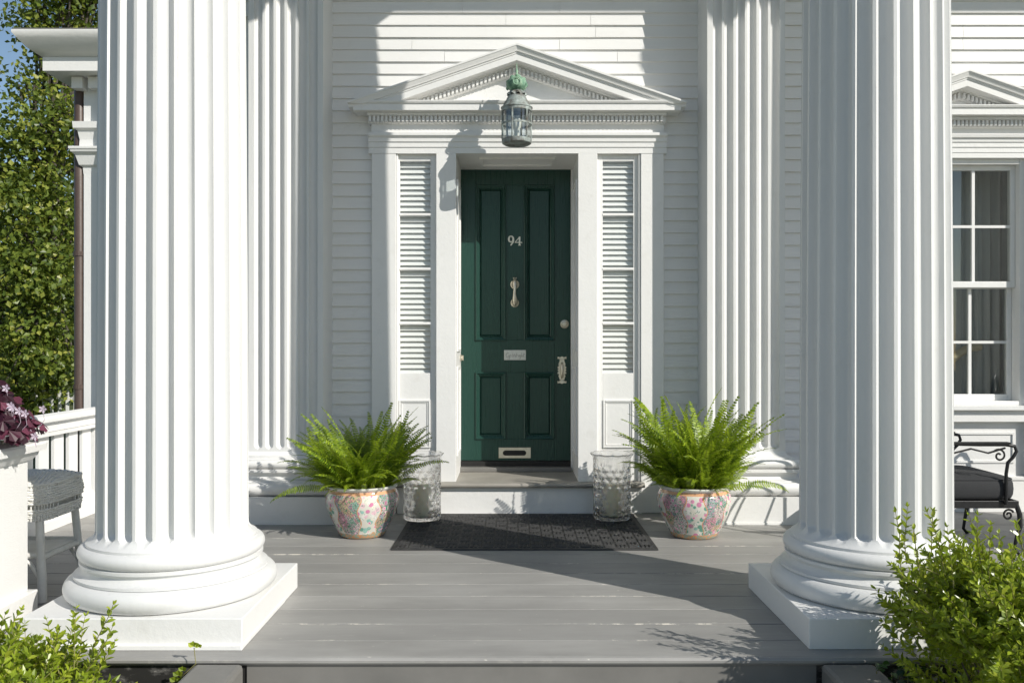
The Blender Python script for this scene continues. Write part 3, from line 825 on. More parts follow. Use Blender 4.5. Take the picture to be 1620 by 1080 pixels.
for xa, xb in ((X[0], X[1]), (X[2], X[3])):
    for za, zb in ((Z[0], Z[1]), (Z[2], Z[3])):
        # bolection moulding: nested square rings
        vs = []; fs = []
        prf = [(-0.004, 0.002), (-0.003, -0.010), (0.004, -0.014), (0.010, -0.012), (0.014, -0.004), (0.022, -0.002), (0.027, 0.008), (0.034, 0.013), (0.036, 0.022)]
        for o_, y_ in prf:
            vs += [(xa + o_, DOOR + y_, za + o_), (xb - o_, DOOR + y_, za + o_), (xb - o_, DOOR + y_, zb - o_), (xa + o_, DOOR + y_, zb - o_)]
        for i in range(len(prf) - 1):
            for k in range(4):
                a = i * 4 + k; b = i * 4 + (k + 1) % 4; fs.append((a, b, b + 4, a + 4))
        MB().add(vs, fs).build('panel_moulding', 'door', door)
        q0, q1 = 0.034, 0.046
        vs = [(xa + q0, DOOR + 0.021, za + q0), (xb - q0, DOOR + 0.021, za + q0), (xb - q0, DOOR + 0.021, zb - q0), (xa + q0, DOOR + 0.021, zb - q0),
              (xa + q1, DOOR + 0.012, za + q1), (xb - q1, DOOR + 0.012, za + q1), (xb - q1, DOOR + 0.012, zb - q1), (xa + q1, DOOR + 0.012, zb - q1)]
        MB().add(vs, [(0, 1, 5, 4), (1, 2, 6, 5), (2, 3, 7, 6), (3, 0, 4, 7), (4, 5, 6, 7)]).build('panel', 'door', door)
# house number: thick-and-thin strokes
def stroke(m, pts, ws, y0, y1):
    n = len(pts)
    for i in range(n - 1):
        (xa, za), (xb, zb) = pts[i], pts[i + 1]
        d = Vector((xb - xa, zb - za)); l = d.length
        if l < 1e-6: continue
        nx, nz = -d.y / l, d.x / l
        wa, wb = ws[i] / 2, ws[i + 1] / 2
        ext = 0.0004
        vs = []
        for y in (y0, y1):
            vs += [(xa + nx * wa, y, za + nz * wa), (xa - nx * wa, y, za - nz * wa), (xb - nx * wb, y, zb - nz * wb), (xb + nx * wb, y, zb + nz * wb)]
        m.add(vs, [(0, 1, 2, 3), (7, 6, 5, 4), (0, 4, 5, 1), (1, 5, 6, 2), (2, 6, 7, 3), (3, 7, 4, 0)])
NS = 1 / (F / DOOR)
def npx(x, y): return (PX(790 + x / 32.4, DOOR), PZ(365 + y / 32.4, DOOR))
m = MB(); pts = []; ws = []
for i in range(29):
    a = 2 * PI * i / 28
    pts.append(npx(597 + 112 * math.cos(a), 435 - 150 * math.sin(a))); ws.append(0.0085 + 0.0075 * abs(math.cos(a)))
stroke(m, pts, ws, DOOR - 0.006, DOOR + 0.002)
pts = [npx(*q) for q in ((712, 430), (716, 500), (700, 570), (668, 640), (620, 705), (575, 755))]
stroke(m, pts, [0.015, 0.0155, 0.0145, 0.012, 0.010, 0.009], DOOR - 0.0055, DOOR + 0.002)
m.build('number_nine', 'nickel', door)
m = MB()
stroke(m, [npx(1035, 310), npx(1035, 740)], [0.013, 0.013], DOOR - 0.006, DOOR + 0.002)
stroke(m, [npx(1035, 325), npx(800, 605)], [0.007, 0.006], DOOR - 0.0055, DOOR + 0.002)
stroke(m, [npx(785, 602), npx(1160, 602)], [0.006, 0.007], DOOR - 0.005, DOOR + 0.002)
stroke(m, [npx(965, 742), npx(1105, 742)], [0.006, 0.006], DOOR - 0.0045, DOOR + 0.002)
stroke(m, [npx(1120, 575), npx(1160, 640)], [0.006, 0.008], DOOR - 0.004, DOOR + 0.002)
m.build('number_four', 'nickel', door)
# knocker
def dpt(px, py, y): return (PX(px, DOOR), DOOR + y, PZ(py, DOOR))
kx = PX(814.5, DOOR)
def disc_y(m, px, py, r, y0, prof=None, n=24):
    cx_, cz_ = PX(px, DOOR), PZ(py, DOOR)
    prof = prof or [(r, 0.004), (r, -0.004), (r * 0.82, -0.009), (r * 0.5, -0.006), (0.001, -0.006)]
    vs = []; fs = []
    for rr_, yy in prof:
        for k in range(n):
            a = 2 * PI * k / n
            vs.append((cx_ + rr_ * math.cos(a), y0 + yy, cz_ + rr_ * math.sin(a)))
    for i in range(len(prof) - 1):
        for k in range(n):
            k2 = (k + 1) % n
            fs.append((i * n + k, i * n + k2, (i + 1) * n + k2, (i + 1) * n + k))
    m.add(vs, fs)
m = MB()
disc_y(m, 814.5, 450, 0.036, DOOR)
disc_y(m, 814.5, 479, 0.034, DOOR)
m.build('knocker_rose', 'nickel', door, smooth=40)
m = MB()
m.tube([dpt(814.5, 440, -0.006), dpt(814.5, 443, -0.02), dpt(814.5, 450, -0.036), dpt(814.5, 458, -0.04), dpt(814, 466, -0.04), dpt(814.5, 473, -0.038), dpt(814.5, 479, -0.03), dpt(814.5, 482, -0.012)],
       [0.010, 0.013, 0.019, 0.011, 0.013, 0.020, 0.021, 0.015], 14)
m.tube([dpt(811.5, 440, -0.008), dpt(817.5, 440, -0.008)], 0.006, 10)
m.build('knocker', 'nickel', door, smooth=50)
# deadbolt
m = MB(); disc_y(m, 893, 512.5, 0.036, DOOR, [(0.036, 0.002), (0.036, -0.006), (0.032, -0.012), (0.024, -0.014), (0.020, -0.010), (0.012, -0.012), (0.012, -0.018), (0.001, -0.018)])
m.build('deadbolt', 'nickel', door, smooth=40)
# handle with pierced back plate
half = [(0.0, 563.5), (3.0, 565), (6.8, 564), (7.2, 567.5), (4.8, 567), (3.4, 570), (4.6, 573), (5.8, 576.5), (4.4, 578), (7.0, 580.5), (6.6, 582.5), (5.0, 583), (7.2, 585.3), (5.0, 587.5), (7.0, 589), (6.8, 591), (4.2, 591.5), (5.6, 594.5), (4.2, 598), (3.2, 602), (5.2, 603.5), (7.2, 602.5), (6.8, 606), (3.0, 605.5), (0.0, 607)]
poly = [(889 + a, b) for a, b in half] + [(889 - a, b) for a, b in half[-2:0:-1]]
m = MB(); n = len(poly); vs = [dpt(a, b, -0.006) for a, b in poly] + [dpt(a, b, 0.002) for a, b in poly]
cxy = [dpt(889, 563.5 + 43.5 * i / 24, -0.006) for i in range(25)]
vs += cxy
fs = [(i, (i + 1) % n, n + (i + 1) % n, n + i) for i in range(n)]
for i in range(24):
    c0, c1 = 2 * n + i, 2 * n + i + 1
    fs.append((i, i + 1, c1, c0)); fs.append(((n - i) % n, c0, c1, (n - i - 1) % n))
m.add(vs, fs)
hp = m.build('handle_plate', 'nickel', door)
MB().tube([dpt(889, 574, -0.004), dpt(889, 575, -0.03), dpt(889, 578, -0.042), dpt(889, 585, -0.048), dpt(889, 592, -0.042), dpt(889, 595.5, -0.03), dpt(889, 597, -0.004)], [0.008, 0.009, 0.011, 0.014, 0.011, 0.009, 0.008], 12).build('door_handle', 'nickel', door, smooth=60)
# name plate with engraved script
np_ = MB().box(PX(797.5, DOOR), PX(832, DOOR), DOOR - 0.005, DOOR + 0.002, PZ(569.5, DOOR), PZ(553.5, DOOR)).build('name_plate', 'plate', door, bevel=0.002)
m = MB()
sc_pts = [[(805, 559), (803, 558), (800.5, 561), (801, 564.5), (804, 564.5), (805.5, 562)], [(806, 562), (805.5, 568), (806, 562.5), (808, 561), (809, 563), (807, 564.5)],
          [(810.5, 558.5), (811.5, 564.5), (813.5, 559.5), (815, 564.5), (817.5, 558.5)], [(817, 564.5), (817.5, 561.5), (819.3, 561.3)], [(820, 561.5), (820, 564.3)],
          [(823.5, 561.5), (821.5, 561.6), (821.3, 563.8), (823.2, 563.5), (823.6, 561.5), (823, 567.5), (820.8, 567.5)], [(825.5, 557.5), (824.8, 564.5), (826, 561.8), (827, 562.3), (827, 564.5)], [(829, 558.5), (828.2, 564), (829.6, 564.3)], [(827.5, 560.5), (830.5, 560)]]
for s_ in sc_pts:
    stroke(m, [(PX(a, DOOR), PZ(b, DOOR)) for a, b in s_], [0.0035] * len(s_), DOOR - 0.0056, DOOR - 0.003)
m.build('engraved_name', 'engrave', door)
# letter slot: frame with a rounded opening
m = MB()
xa, xb, za, zb = PX(789, DOOR), PX(839.5, DOOR), PZ(724, DOOR), PZ(707.5, DOOR)
hx0, hx1 = PX(795.5, DOOR), PX(832.5, DOOR); hzc = PZ(716, DOOR); hr = 0.021
inner = [(hx1 - hr + hr * math.cos(a), hzc + hr * math.sin(a)) for a in [R(-90 + 15 * i) for i in range(13)]] + [(hx0 + hr + hr * math.cos(a), hzc + hr * math.sin(a)) for a in [R(90 + 15 * i) for i in range(13)]]
def outer_pt(x, z):
    c_ = ((xa + xb) / 2, hzc); dx, dz = x - c_[0], z - c_[1]
    k = min([v for v in (((xb if dx > 0 else xa) - c_[0]) / dx if abs(dx) > 1e-6 else 9e9, ((zb if dz > 0 else za) - c_[1]) / dz if abs(dz) > 1e-6 else 9e9)])
    return (c_[0] + dx * k, c_[1] + dz * k)
outer = [outer_pt(*q) for q in inner]
for cx_, cz_ in ((xa, za), (xb, za), (xa, zb), (xb, zb)):
    j = min(range(len(outer)), key=lambda i: (outer[i][0] - cx_) ** 2 + (outer[i][1] - cz_) ** 2)
    outer[j] = (cx_, cz_)
n = len(inner)
vs = [(x, DOOR - 0.008, z) for x, z in inner] + [(x, DOOR - 0.008, z) for x, z in outer] + [(x, DOOR + 0.002, z) for x, z in inner] + [(x, DOOR + 0.002, z) for x, z in outer]
fs = []
for i in range(n):
    j = (i + 1) % n
    fs += [(i, j, n + j, n + i), (i, 2 * n + i, 2 * n + j, j), (n + i, n + j, 3 * n + j, 3 * n + i)]
m.add(vs, fs)
ls = m.build('letter_slot', 'nickel', door)
MB().box(hx0 - 0.01, hx1 + 0.01, DOOR - 0.0032, DOOR + 0.002, hzc - 0.023, hzc + 0.023).build('dark_slot_panel', 'dark', ls)  # solid near-black panel, its colour stands in for the unlit hole
# bell push on the left reveal
m = MB(); bx = xs_['d']; bz = PZ(566, DOOR - 0.1)
m.tube([(bx - 0.002, DOOR - 0.1, bz), (bx + 0.012, DOOR - 0.1, bz)], 0.026, 16); m.tube([(bx + 0.01, DOOR - 0.1, bz), (bx + 0.028, DOOR - 0.1, bz)], [0.018, 0.022], 16)
m.build('bell_push', 'nickel', sb)

# ---------------------------------------------------------- windows
def window(gx0, gx1, z0, z1, full=True):
    yF = WALL + 0.03
    m = MB()
    t_ = 0.038
    m.box(gx0, gx0 + t_, WALL - 0.01, WALL + 0.15, z0, z1); m.box(gx1 - t_, gx1, WALL - 0.01, WALL + 0.15, z0, z1)
    m.box(gx0 + t_, gx1 - t_, WALL - 0.009, WALL + 0.15, z1 - t_, z1); m.box(gx0 + t_, gx1 - t_, WALL - 0.009, WALL + 0.15, z0, z0 + 0.03)
    w = m.build('window', 'white', house, bevel=0.003)
    zm = z0 + (z1 - z0) * 0.485
    a0, a1 = gx0 + t_, gx1 - t_
    xc = (gx0 + gx1) / 2 + 0.11
    for (y, za, zb) in ((yF + 0.012, zm - 0.01, z1 - t_), (yF + 0.060, z0 + 0.03, zm + 0.02)):
        s_ = MB()
        b = 0.036
        s_.box(a0 + 0.001, a0 + b, y, y + 0.035, za, zb); s_.box(a1 - b, a1 - 0.001, y, y + 0.035, za, zb)
        s_.box(a0 + b, a1 - b, y, y + 0.035, za, za + b + 0.01); s_.box(a0 + b, a1 - b, y, y + 0.035, zb - b, zb)
        so = s_.build('sash', 'white', w, bevel=0.003)
        zc_ = (za + zb) / 2
        MB().box(xc - 0.011, xc + 0.011, y + 0.004, y + 0.028, za + b + 0.01, zb - b).build('muntin', 'white', w)
        MB().box(a0 + b, xc - 0.011, y + 0.004, y + 0.028, zc_ - 0.010, zc_ + 0.010).build('muntin', 'white', w)
        MB().box(xc + 0.011, a1 - b, y + 0.004, y + 0.028, zc_ - 0.010, zc_ + 0.010).build('muntin', 'white', w)
        for (xa, xb) in ((a0 + b - 0.003, xc), (xc, a1 - b + 0.003)):
            for (zc0, zc1) in ((za + b + 0.007, zc_), (zc_, zb - b + 0.003)):
                MB().box(xa, xb, y + 0.014, y + 0.017, zc0, zc1).build('pane', 'pane', w)
    if full:
        cs = MB(); c0 = 0.085
        cs.box(gx0 - c0 - 0.06, gx0 - 0.001, CAS, WALL + 0.02, 0.262, z1 + 0.04); cs.box(gx1 + 0.001, gx1 + c0 + 0.06, CAS, WALL + 0.02, 0.262, z1 + 0.04)
        cs.box(gx0 - 0.001, gx1 + 0.001, CAS + 0.001, WALL + 0.02, z1, z1 + 0.04)
        cs.build('casing', 'white', w, bevel=0.003)
        L_, R_ = gx0 - c0 - 0.065, gx1 + c0 + 0.065
        za = z1 + 0.04
        pr = [(WALL + 0.02, za), (CAS - 0.003, za), (CAS - 0.003, za + 0.035), (CAS - 0.010, za + 0.039), (CAS - 0.010, za + 0.07), (CAS - 0.018, za + 0.075), (CAS - 0.02, za + 0.10), (CAS - 0.034, za + 0.105), (CAS - 0.038, za + 0.125), (CAS - 0.03, za + 0.132), (WALL + 0.02, za + 0.132)]
        MB().prof_x(pr, L_ - 0.02, R_ + 0.02).build('architrave', 'white', w)
        zb2 = PZ(166, PED_D)
        MB().box(L_, R_, CAS - 0.002, WALL + 0.02, za + 0.131, zb2 - 0.142).build('frieze', 'white', w)
        pediment((gx0 + gx1) / 2 - 0.04, 0.72, zb2, PZ(111, PED_D), CAS, w, 0.63)
        # sill, apron, panel
        MB().prof_x([(CAS - 0.05, z0 - 0.030), (CAS - 0.05, z0 - 0.006), (WALL + 0.02, z0 + 0.002), (WALL + 0.02, z0 - 0.030)], L_ + 0.10, R_ - 0.085).build('sill', 'white', w)
        MB().box(L_ + 0.10, R_ - 0.10, CAS - 0.010, WALL + 0.02, z0 - 0.118, z0 - 0.031).build('apron', 'white', w)
        MB().box(gx0 - 0.001, gx1 + 0.001, WALL + 0.004, WALL + 0.03, 0.25, z0 - 0.117).build('under_panel', 'white', w)
        m = MB(); x0, x1, q0, q1 = gx0 + 0.07, gx1 - 0.07, 0.36, z0 - 0.20
        for q in ((x0, x0 + 0.016, q0, q1), (x1 - 0.016, x1, q0, q1), (x0 + 0.016, x1 - 0.016, q0, q0 + 0.016), (x0 + 0.016, x1 - 0.016, q1 - 0.016, q1)):
            m.box(q[0], q[1], WALL - 0.006, WALL + 0.006, q[2], q[3])
        m.build('panel_moulding', 'white', w)
    # dim room behind the glass, with a sheer curtain
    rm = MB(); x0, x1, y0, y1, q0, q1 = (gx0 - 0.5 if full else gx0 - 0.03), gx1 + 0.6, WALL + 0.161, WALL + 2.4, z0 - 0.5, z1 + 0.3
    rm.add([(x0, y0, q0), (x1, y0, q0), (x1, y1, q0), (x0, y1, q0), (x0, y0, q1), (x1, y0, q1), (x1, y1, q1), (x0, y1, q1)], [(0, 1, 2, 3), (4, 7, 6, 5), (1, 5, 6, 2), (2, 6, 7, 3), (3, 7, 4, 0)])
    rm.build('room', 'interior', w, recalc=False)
    cu = MB(); vs = []; fs = []; n = 60
    ca, cb = gx0 + 0.12, gx1 + 0.1
    for i in range(n + 1):
        x = ca + (cb - ca) * i / n
        y = WALL + 0.36 + 0.018 * math.sin(i * 1.25) + 0.008 * math.sin(i * 2.9)
        vs += [(x, y, z0 - 0.3), (x, y, z1 + 0.1)]
        if i: fs.append((2 * i - 2, 2 * i, 2 * i + 1, 2 * i - 1))
    cu.add(vs, fs).build('curtain', 'curtain', w, smooth=60, recalc=False)
    return w
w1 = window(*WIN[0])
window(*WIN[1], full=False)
# chair back seen dimly through the right window, in front of the curtain
seat = thing('rattan_chair', 'pale rattan chair with curved back seen dimly behind the window glass', 'chair', (3.3, WALL + 0.30, 0.2), world_coords=True)
pth = [(3.62 - 0.34 * math.sin(a), WALL + 0.28, 0.92 + 0.42 * math.cos(a) - 0.12) for a in [R(10 * i) for i in range(11)]]
MB().tube(pth, 0.032, 8).build('back_rail', 'rattan', seat, smooth=60)
MB().tube([(2.98, WALL + 0.27, 0.80), (3.3, WALL + 0.25, 0.80)], 0.035, 8).build('seat_rail', 'rattan', seat, smooth=60)
MB().box(3.0, 3.6, WALL + 0.22, WALL + 0.36, 0.66, 0.76).build('seat', 'rattan', seat, bevel=0.02)
for x in (3.02, 3.58): MB().tube([(x, WALL + 0.29, 0.16), (x, WALL + 0.29, 0.68)], 0.02, 8).build('leg', 'rattan', seat)
# ------------------------------------------------------------------ lantern on an arm in front of the pediment
LX, LD = PX(817.5, 6.05), 6.05
lz = lambda py: PZ(py, LD)
lan = thing('wall_lantern', 'weathered verdigris copper lantern hanging in front of the door pediment', 'lantern', (LX, LD, lz(230)), world_coords=True)
c0 = (LX, LD, 0)
r_ = 0.102
zb_, zt_ = lz(224), lz(172)
MB().lathe([(0.02, zb_ - 0.022), (r_ - 0.012, zb_ - 0.022), (r_, zb_ - 0.014), (r_ + 0.003, zb_), (r_ + 0.003, zb_ + 0.012), (r_ - 0.004, zb_ + 0.016), (0.02, zb_ + 0.016)], 40, c0).build('base', 'copper', lan, smooth=40)
MB().lathe([(r_ - 0.006, zt_ - 0.022), (r_ + 0.004, zt_ - 0.022), (r_ + 0.004, zt_ - 0.004), (r_ + 0.009, zt_), (r_ + 0.009, zt_ + 0.006), (r_ - 0.006, zt_ + 0.010)], 40, c0, cap=False).build('upper_band', 'copper', lan, smooth=40)
zd = lz(150)
hgt = zd - zt_
MB().lathe([(r_ + 0.004, zt_ + 0.006), (r_ - 0.006, zt_ + 0.018), (r_ - 0.016, zt_ + 0.045), (r_ - 0.024, zt_ + 0.050), (r_ - 0.040, zt_ + 0.085), (0.046, zd + 0.005), (0.03, zd + 0.006)], 40, c0).build('shoulder', 'copper', lan, smooth=30)
# ruffled collar
vs = []; fs = []; n = 60
for i, (rr, zz) in enumerate(((0.030, zd + 0.035), (0.045, zd + 0.022), (0.062, zd + 0.004), (0.066, zd - 0.006))):
    for k in range(n):
        a = 2 * PI * k / n; q = 1 + 0.12 * (i / 3.0) * math.cos(9 * a)
        vs.append((LX + rr * q * math.cos(a), LD + rr * q * math.sin(a), zz + 0.006 * (i / 3.0) * math.cos(9 * a)))
for i in range(3):
    for k in range(n):
        k2 = (k + 1) % n; fs.append((i * n + k, i * n + k2, (i + 1) * n + k2, (i + 1) * n + k))
MB().add(vs, fs).build('ruffled_collar', 'copper', lan, smooth=50)
zg = lz(134)
vs = []; fs = []; n = 60; m_ = 12
for i in range(m_ + 1):
    ph = -PI / 2 + PI * i / m_
    for k in range(n):
        a = 2 * PI * k / n; rr = 0.068 * math.cos(ph) * (1 + 0.03 * math.cos(12 * a)) + 0.004
        vs.append((LX + rr * math.cos(a), LD + rr * math.sin(a), zg + 0.052 * math.sin(ph)))
for i in range(m_):
    for k in range(n):
        k2 = (k + 1) % n; fs.append((i * n + k, i * n + k2, (i + 1) * n + k2, (i + 1) * n + k))
MB().add(vs, fs).build('dome', 'patina', lan, smooth=50)
# leafy crest behind the dome
vs = []; fs = []; n = 40
for k in range(n + 1):
    a = R(-30) + R(240) * k / n
    ro = 0.074 + 0.006 * math.cos(a * 9); ri = 0.045
    vs += [(LX + ri * math.cos(a), LD + 0.035, zg + 0.012 + ri * math.sin(a)), (LX + ro * math.cos(a), LD + 0.055, zg + 0.012 + ro * math.sin(a)),
           (LX + ri * math.cos(a), LD + 0.041, zg + 0.012 + ri * math.sin(a)), (LX + ro * math.cos(a), LD + 0.061, zg + 0.012 + ro * math.sin(a))]
    if k:
        b = 4 * k - 4; fs += [(b, b + 4, b + 5, b + 1), (b + 2, b + 3, b + 7, b + 6), (b + 1, b + 5, b + 7, b + 3), (b, b + 2, b + 6, b + 4)]
MB().add(vs, fs).build('leaf_crest', 'patina', lan)
zf_ = lz(124)
MB().lathe([(0.006, zf_ - 0.02), (0.012, zf_), (0.007, zf_ + 0.01), (0.013, zf_ + 0.022), (0.006, zf_ + 0.034), (0.011, zf_ + 0.048), (0.005, zf_ + 0.064), (0.001, zf_ + 0.11)], 14, c0).build('finial', 'patina', lan, smooth=50)
ring = [(LX + 0.026 * math.cos(a), LD - 0.074, zg + 0.004 + 0.026 * math.sin(a)) for a in [R(18 * i) for i in range(21)]]
MB().tube(ring, 0.0042, 8).build('ring', 'patina', lan, smooth=60)
for k in range(6):
    a = R(60 * k + 12)
    cx_, cy_ = LX + r_ * math.cos(a), LD + r_ * math.sin(a)
    MB().tube([(cx_, cy_, zb_ + 0.01), (cx_, cy_, zt_ - 0.015)], 0.0065, 6).build('rib', 'copper', lan)
for k in range(6):
    a0, a1 = R(60 * k + 15), R(60 * k + 69)
    vs = []; fs = []
    for i in range(9):
        a = a0 + (a1 - a0) * i / 8
        vs += [(LX + (r_ - 0.003) * math.cos(a), LD + (r_ - 0.003) * math.sin(a), zb_ + 0.014), (LX + (r_ - 0.003) * math.cos(a), LD + (r_ - 0.003) * math.sin(a), zt_ - 0.018)]
        if i: fs.append((2 * i - 2, 2 * i, 2 * i + 1, 2 * i - 1))
    MB().add(vs, fs).build('glass_pane', 'lantern_pane', lan, smooth=60, recalc=False)
zc_ = (zb_ + zt_) / 2 + 0.005
MB().lathe([(r_ - 0.003, zc_ - 0.006), (r_ + 0.004, zc_ - 0.006), (r_ + 0.004, zc_ + 0.006), (r_ - 0.003, zc_ + 0.006)], 40, c0, cap=False).build('middle_band', 'copper', lan, smooth=40)
MB().lathe([(0.018, zb_ + 0.016), (0.018, zb_ + 0.08), (0.030, zb_ + 0.10), (0.034, zb_ + 0.14), (0.02, zb_ + 0.165), (0.002, zb_ + 0.17)], 20, c0).build('lamp', 'bulb', lan, smooth=50)
# arm back to the tympanum
ya_ = CAS + 0.03
MB().tube([(LX, LD + 0.05, zg + 0.03), (LX, LD + 0.10, zg + 0.065), (LX, LD + 0.18, zg + 0.06), (LX, LD + 0.27, zg + 0.02), (LX, ya_, zg - 0.03)], 0.010, 8).tube([(LX, LD + 0.14, zg + 0.062), (LX, LD + 0.20, zg + 0.01), (LX, LD + 0.26, zg - 0.03), (LX, ya_, zg - 0.05)], 0.007, 8).build('arm', 'copper', lan, smooth=60)
vs_p = MB(); vs_p.tube([(LX, ya_ - 0.012, zg - 0.035), (LX, ya_ + 0.004, zg - 0.035)], 0.05, 20); vs_p.build('wall_plate', 'copper', lan)

# ------------------------------------------------------------------ door mat: sheet with raised weave of blocks
MF, MBK = 5.185, 6.29
mx0, mx1 = PX(618, MF), PX(1042, MF)
mat = thing('door_mat', 'large black rubber door mat with woven block relief before the entry step', 'door mat', ((mx0 + mx1) / 2, 5.75, 0), world_coords=True)
MB().box(mx0, mx1, MF, MBK, 0.001, 0.009).build('mat_sheet', 'rubber', mat, bevel=0.003)
m = MB(); cell = 0.074
ny = int((MBK - MF - 0.05) / cell); nx = int((mx1 - mx0 - 0.05) / cell)
ox = (mx1 - mx0 - nx * cell) / 2; oy = (MBK - MF - ny * cell) / 2
for i in range(nx):
    for j in range(ny):
        x = mx0 + ox + i * cell; y = MF + oy + j * cell
        for k in range(3):
            if (i + j) % 2: q = (x + 0.004, x + cell - 0.004, y + k * cell / 3 + 0.003, y + (k + 1) * cell / 3 - 0.003)
            else: q = (x + k * cell / 3 + 0.003, x + (k + 1) * cell / 3 - 0.003, y + 0.004, y + cell - 0.004)
            b = 0.003; z0, z1 = 0.0085, 0.0145 + random.uniform(-0.001, 0.001)
            m.add([(q[0], q[2], z0), (q[1], q[2], z0), (q[1], q[3], z0), (q[0], q[3], z0), (q[0] + b, q[2] + b, z1), (q[1] - b, q[2] + b, z1), (q[1] - b, q[3] - b, z1), (q[0] + b, q[3] - b, z1)],
                  [(4, 5, 6, 7), (0, 1, 5, 4), (1, 2, 6, 5), (2, 3, 7, 6), (3, 0, 4, 7)])
m.build('relief_blocks', 'rubber', mat, recalc=False, kind='stuff')

# ------------------------------------------------------------------ painted pots with ferns
pot_prof = [(0.125, 0.0), (0.140, 0.002), (0.150, 0.012), (0.158, 0.03), (0.185, 0.085), (0.212, 0.14), (0.230, 0.195), (0.236, 0.235), (0.232, 0.268), (0.220, 0.292), (0.212, 0.303), (0.213, 0.310), (0.226, 0.318), (0.229, 0.326), (0.222, 0.331), (0.206, 0.330), (0.202, 0.318), (0.200, 0.27)]
pot_me = MB().lathe(pot_prof, 72).mesh('pot_body', M['pot'], 50)
soil_me = MB().lathe([(0.199, 0.272), (0.20, 0.285), (0.10, 0.297), (0.01, 0.30)], 32).mesh('pot_soil', M['soil'], 60)
def frond_mesh(L, bend, curl, seed):
    rnd = random.Random(seed)
    m = MB(); n = 34
    pts = []; p = Vector((0, 0, 0)); th = 0.0
    ds = L / n
    dirs = []
    for i in range(n + 1):
        t = i / n
        th = bend * t ** 1.5
        d = Vector((math.sin(th), 0, math.cos(th)))
        pts.append(p.copy()); dirs.append(d)
        p = p + d * ds + Vector((0, curl * ds * math.sin(3 * t + seed), 0))
    stem = MB().tube(pts[::4] + [pts[-1]], [0.0022 * (1 - 0.7 * i / 12) for i in range(len(pts[::4]) + 1)], 3)
    side = Vector((0, 1, 0))
    for i in range(3, n):
        t = i / n
        wl = 0.043 * (min(1.0, (t - 0.05) / 0.18)) * (1 - 0.80 * max(0, (t - 0.45) / 0.55) ** 1.3) * rnd.uniform(0.85, 1.12)
        d = dirs[i]; nrm = d.cross(side).normalized()
        for s in (-1, 1):
            base = pts[i]
            lat = (side * s + d * 0.30 + nrm * rnd.uniform(-0.30, 0.05)).normalized()
            tip = base + lat * wl
            w = ds * 0.42
            mid = base + lat * wl * 0.45
            m.add([tuple(base + d * w * 0.6), tuple(base - d * w * 0.6), tuple(mid - d * w + nrm * 0.001), tuple(tip), tuple(mid + d * w + nrm * 0.001)], [(0, 1, 2, 4), (2, 3, 4)])
    me = m.mesh('frond', M['fern'], None, recalc=False)
    st = stem
    # join stem
    off = len(m.v)
    allm = MB(); allm.v = m.v + st.v; allm.f = m.f + [tuple(i + off for i in f) for f in st.f]
    bpy.data.meshes.remove(me)
    me = allm.mesh('frond', M['fern'], None, recalc=False)
    me.materials.append(M['fern_stem'])
    nf = len(m.f)
    for i, pl in enumerate(me.polygons):
        if i >= nf: pl.material_index = 1
    return me
upright = [frond_mesh(1.0 * l, b, c, s) for s, (l, b, c) in enumerate([(0.52, 0.85, 0.1), (0.60, 0.6, -0.1), (0.54, 1.05, 0.05), (0.46, 1.3, -0.08)])]
outer_f = [frond_mesh(l, b, c, s + 10) for s, (l, b, c) in enumerate([(0.40, 1.2, 0.12), (0.46, 1.0, -0.12), (0.48, 1.35, 0.06), (0.40, 1.6, -0.1), (0.50, 1.1, 0.1)])]
def potted_fern(px, D, seed, plab, flab, hs, special):
    x = PX(px, D)
    p = thing('flower_pot', plab, 'pot', (x, D, 0.0), 'painted porcelain pots')
    b = link('body', pot_me, p); b.rotation_euler = (0, 0, R(seed * 37)); link('soil', soil_me, p)
    fe = thing('potted_fern', flab, 'fern', (x, D, 0.295), 'sword ferns in painted pots')
    rnd = random.Random(seed)
    def put(me, az, tilt, rad, sc_, twist=0.0, z=0.0):
        o = link('frond', me, fe)
        twist += 0.75 * math.cos(az) * (1 if rnd.random() < 0.75 else -1)
        rot = Matrix.Rotation(az, 4, 'Z') @ Matrix.Rotation(tilt, 4, 'Y') @ Matrix.Rotation(twist, 4, 'Z')
        o.matrix_local = Matrix.Translation((rad * math.cos(az), rad * math.sin(az), z)) @ rot @ Matrix.Diagonal((sc_, sc_, sc_, 1))
    for i in range(165):
        az = rnd.uniform(0, 2 * PI); rad = 0.13 * math.sqrt(rnd.random())
        put(rnd.choice(upright), az + rnd.uniform(-0.5, 0.5), rnd.uniform(0.05, 0.38) + rad * 2.0, rad, rnd.uniform(0.75, 1.0) * hs, rnd.uniform(-1.5, 1.5))
    for i in range(130):
        az = 2 * PI * i / 130 + rnd.uniform(-0.1, 0.1); rad = rnd.uniform(0.08, 0.175)
        put(rnd.choice(outer_f), az, rnd.uniform(0.15, 0.85), rad, rnd.uniform(0.60, 0.86), rnd.uniform(-1.0, 1.0))
    for i in range(26):
        az = rnd.uniform(0, 2 * PI); rad = rnd.uniform(0.10, 0.18)
        put(rnd.choice(outer_f), az, rnd.uniform(0.5, 1.1), rad, rnd.uniform(0.35, 0.55), rnd.uniform(-0.5, 0.5))
    for az, tilt, sc_ in special:
        put(outer_f[2], R(az), tilt, 0.17, sc_)
    return p
potted_fern(573.5, 5.62, 3, 'painted porcelain pot with court figures standing beside the left pilaster base', 'lush green sword fern growing near the fluted pilaster left of the door', 1.03, [(205, 1.30, 0.95), (-18, 0.75, 1.0), (178, 0.7, 0.95)])
potted_fern(1098, 5.60, 8, 'painted porcelain pot with flowers and birds beside the right pilaster base', 'lush green sword fern with taller spiky fronds right of the door', 1.18, [(-12, 1.25, 1.05), (180, 0.7, 0.95), (165, 0.4, 1.15), (15, 0.5, 1.05)])
for o in C.objects:
    pass

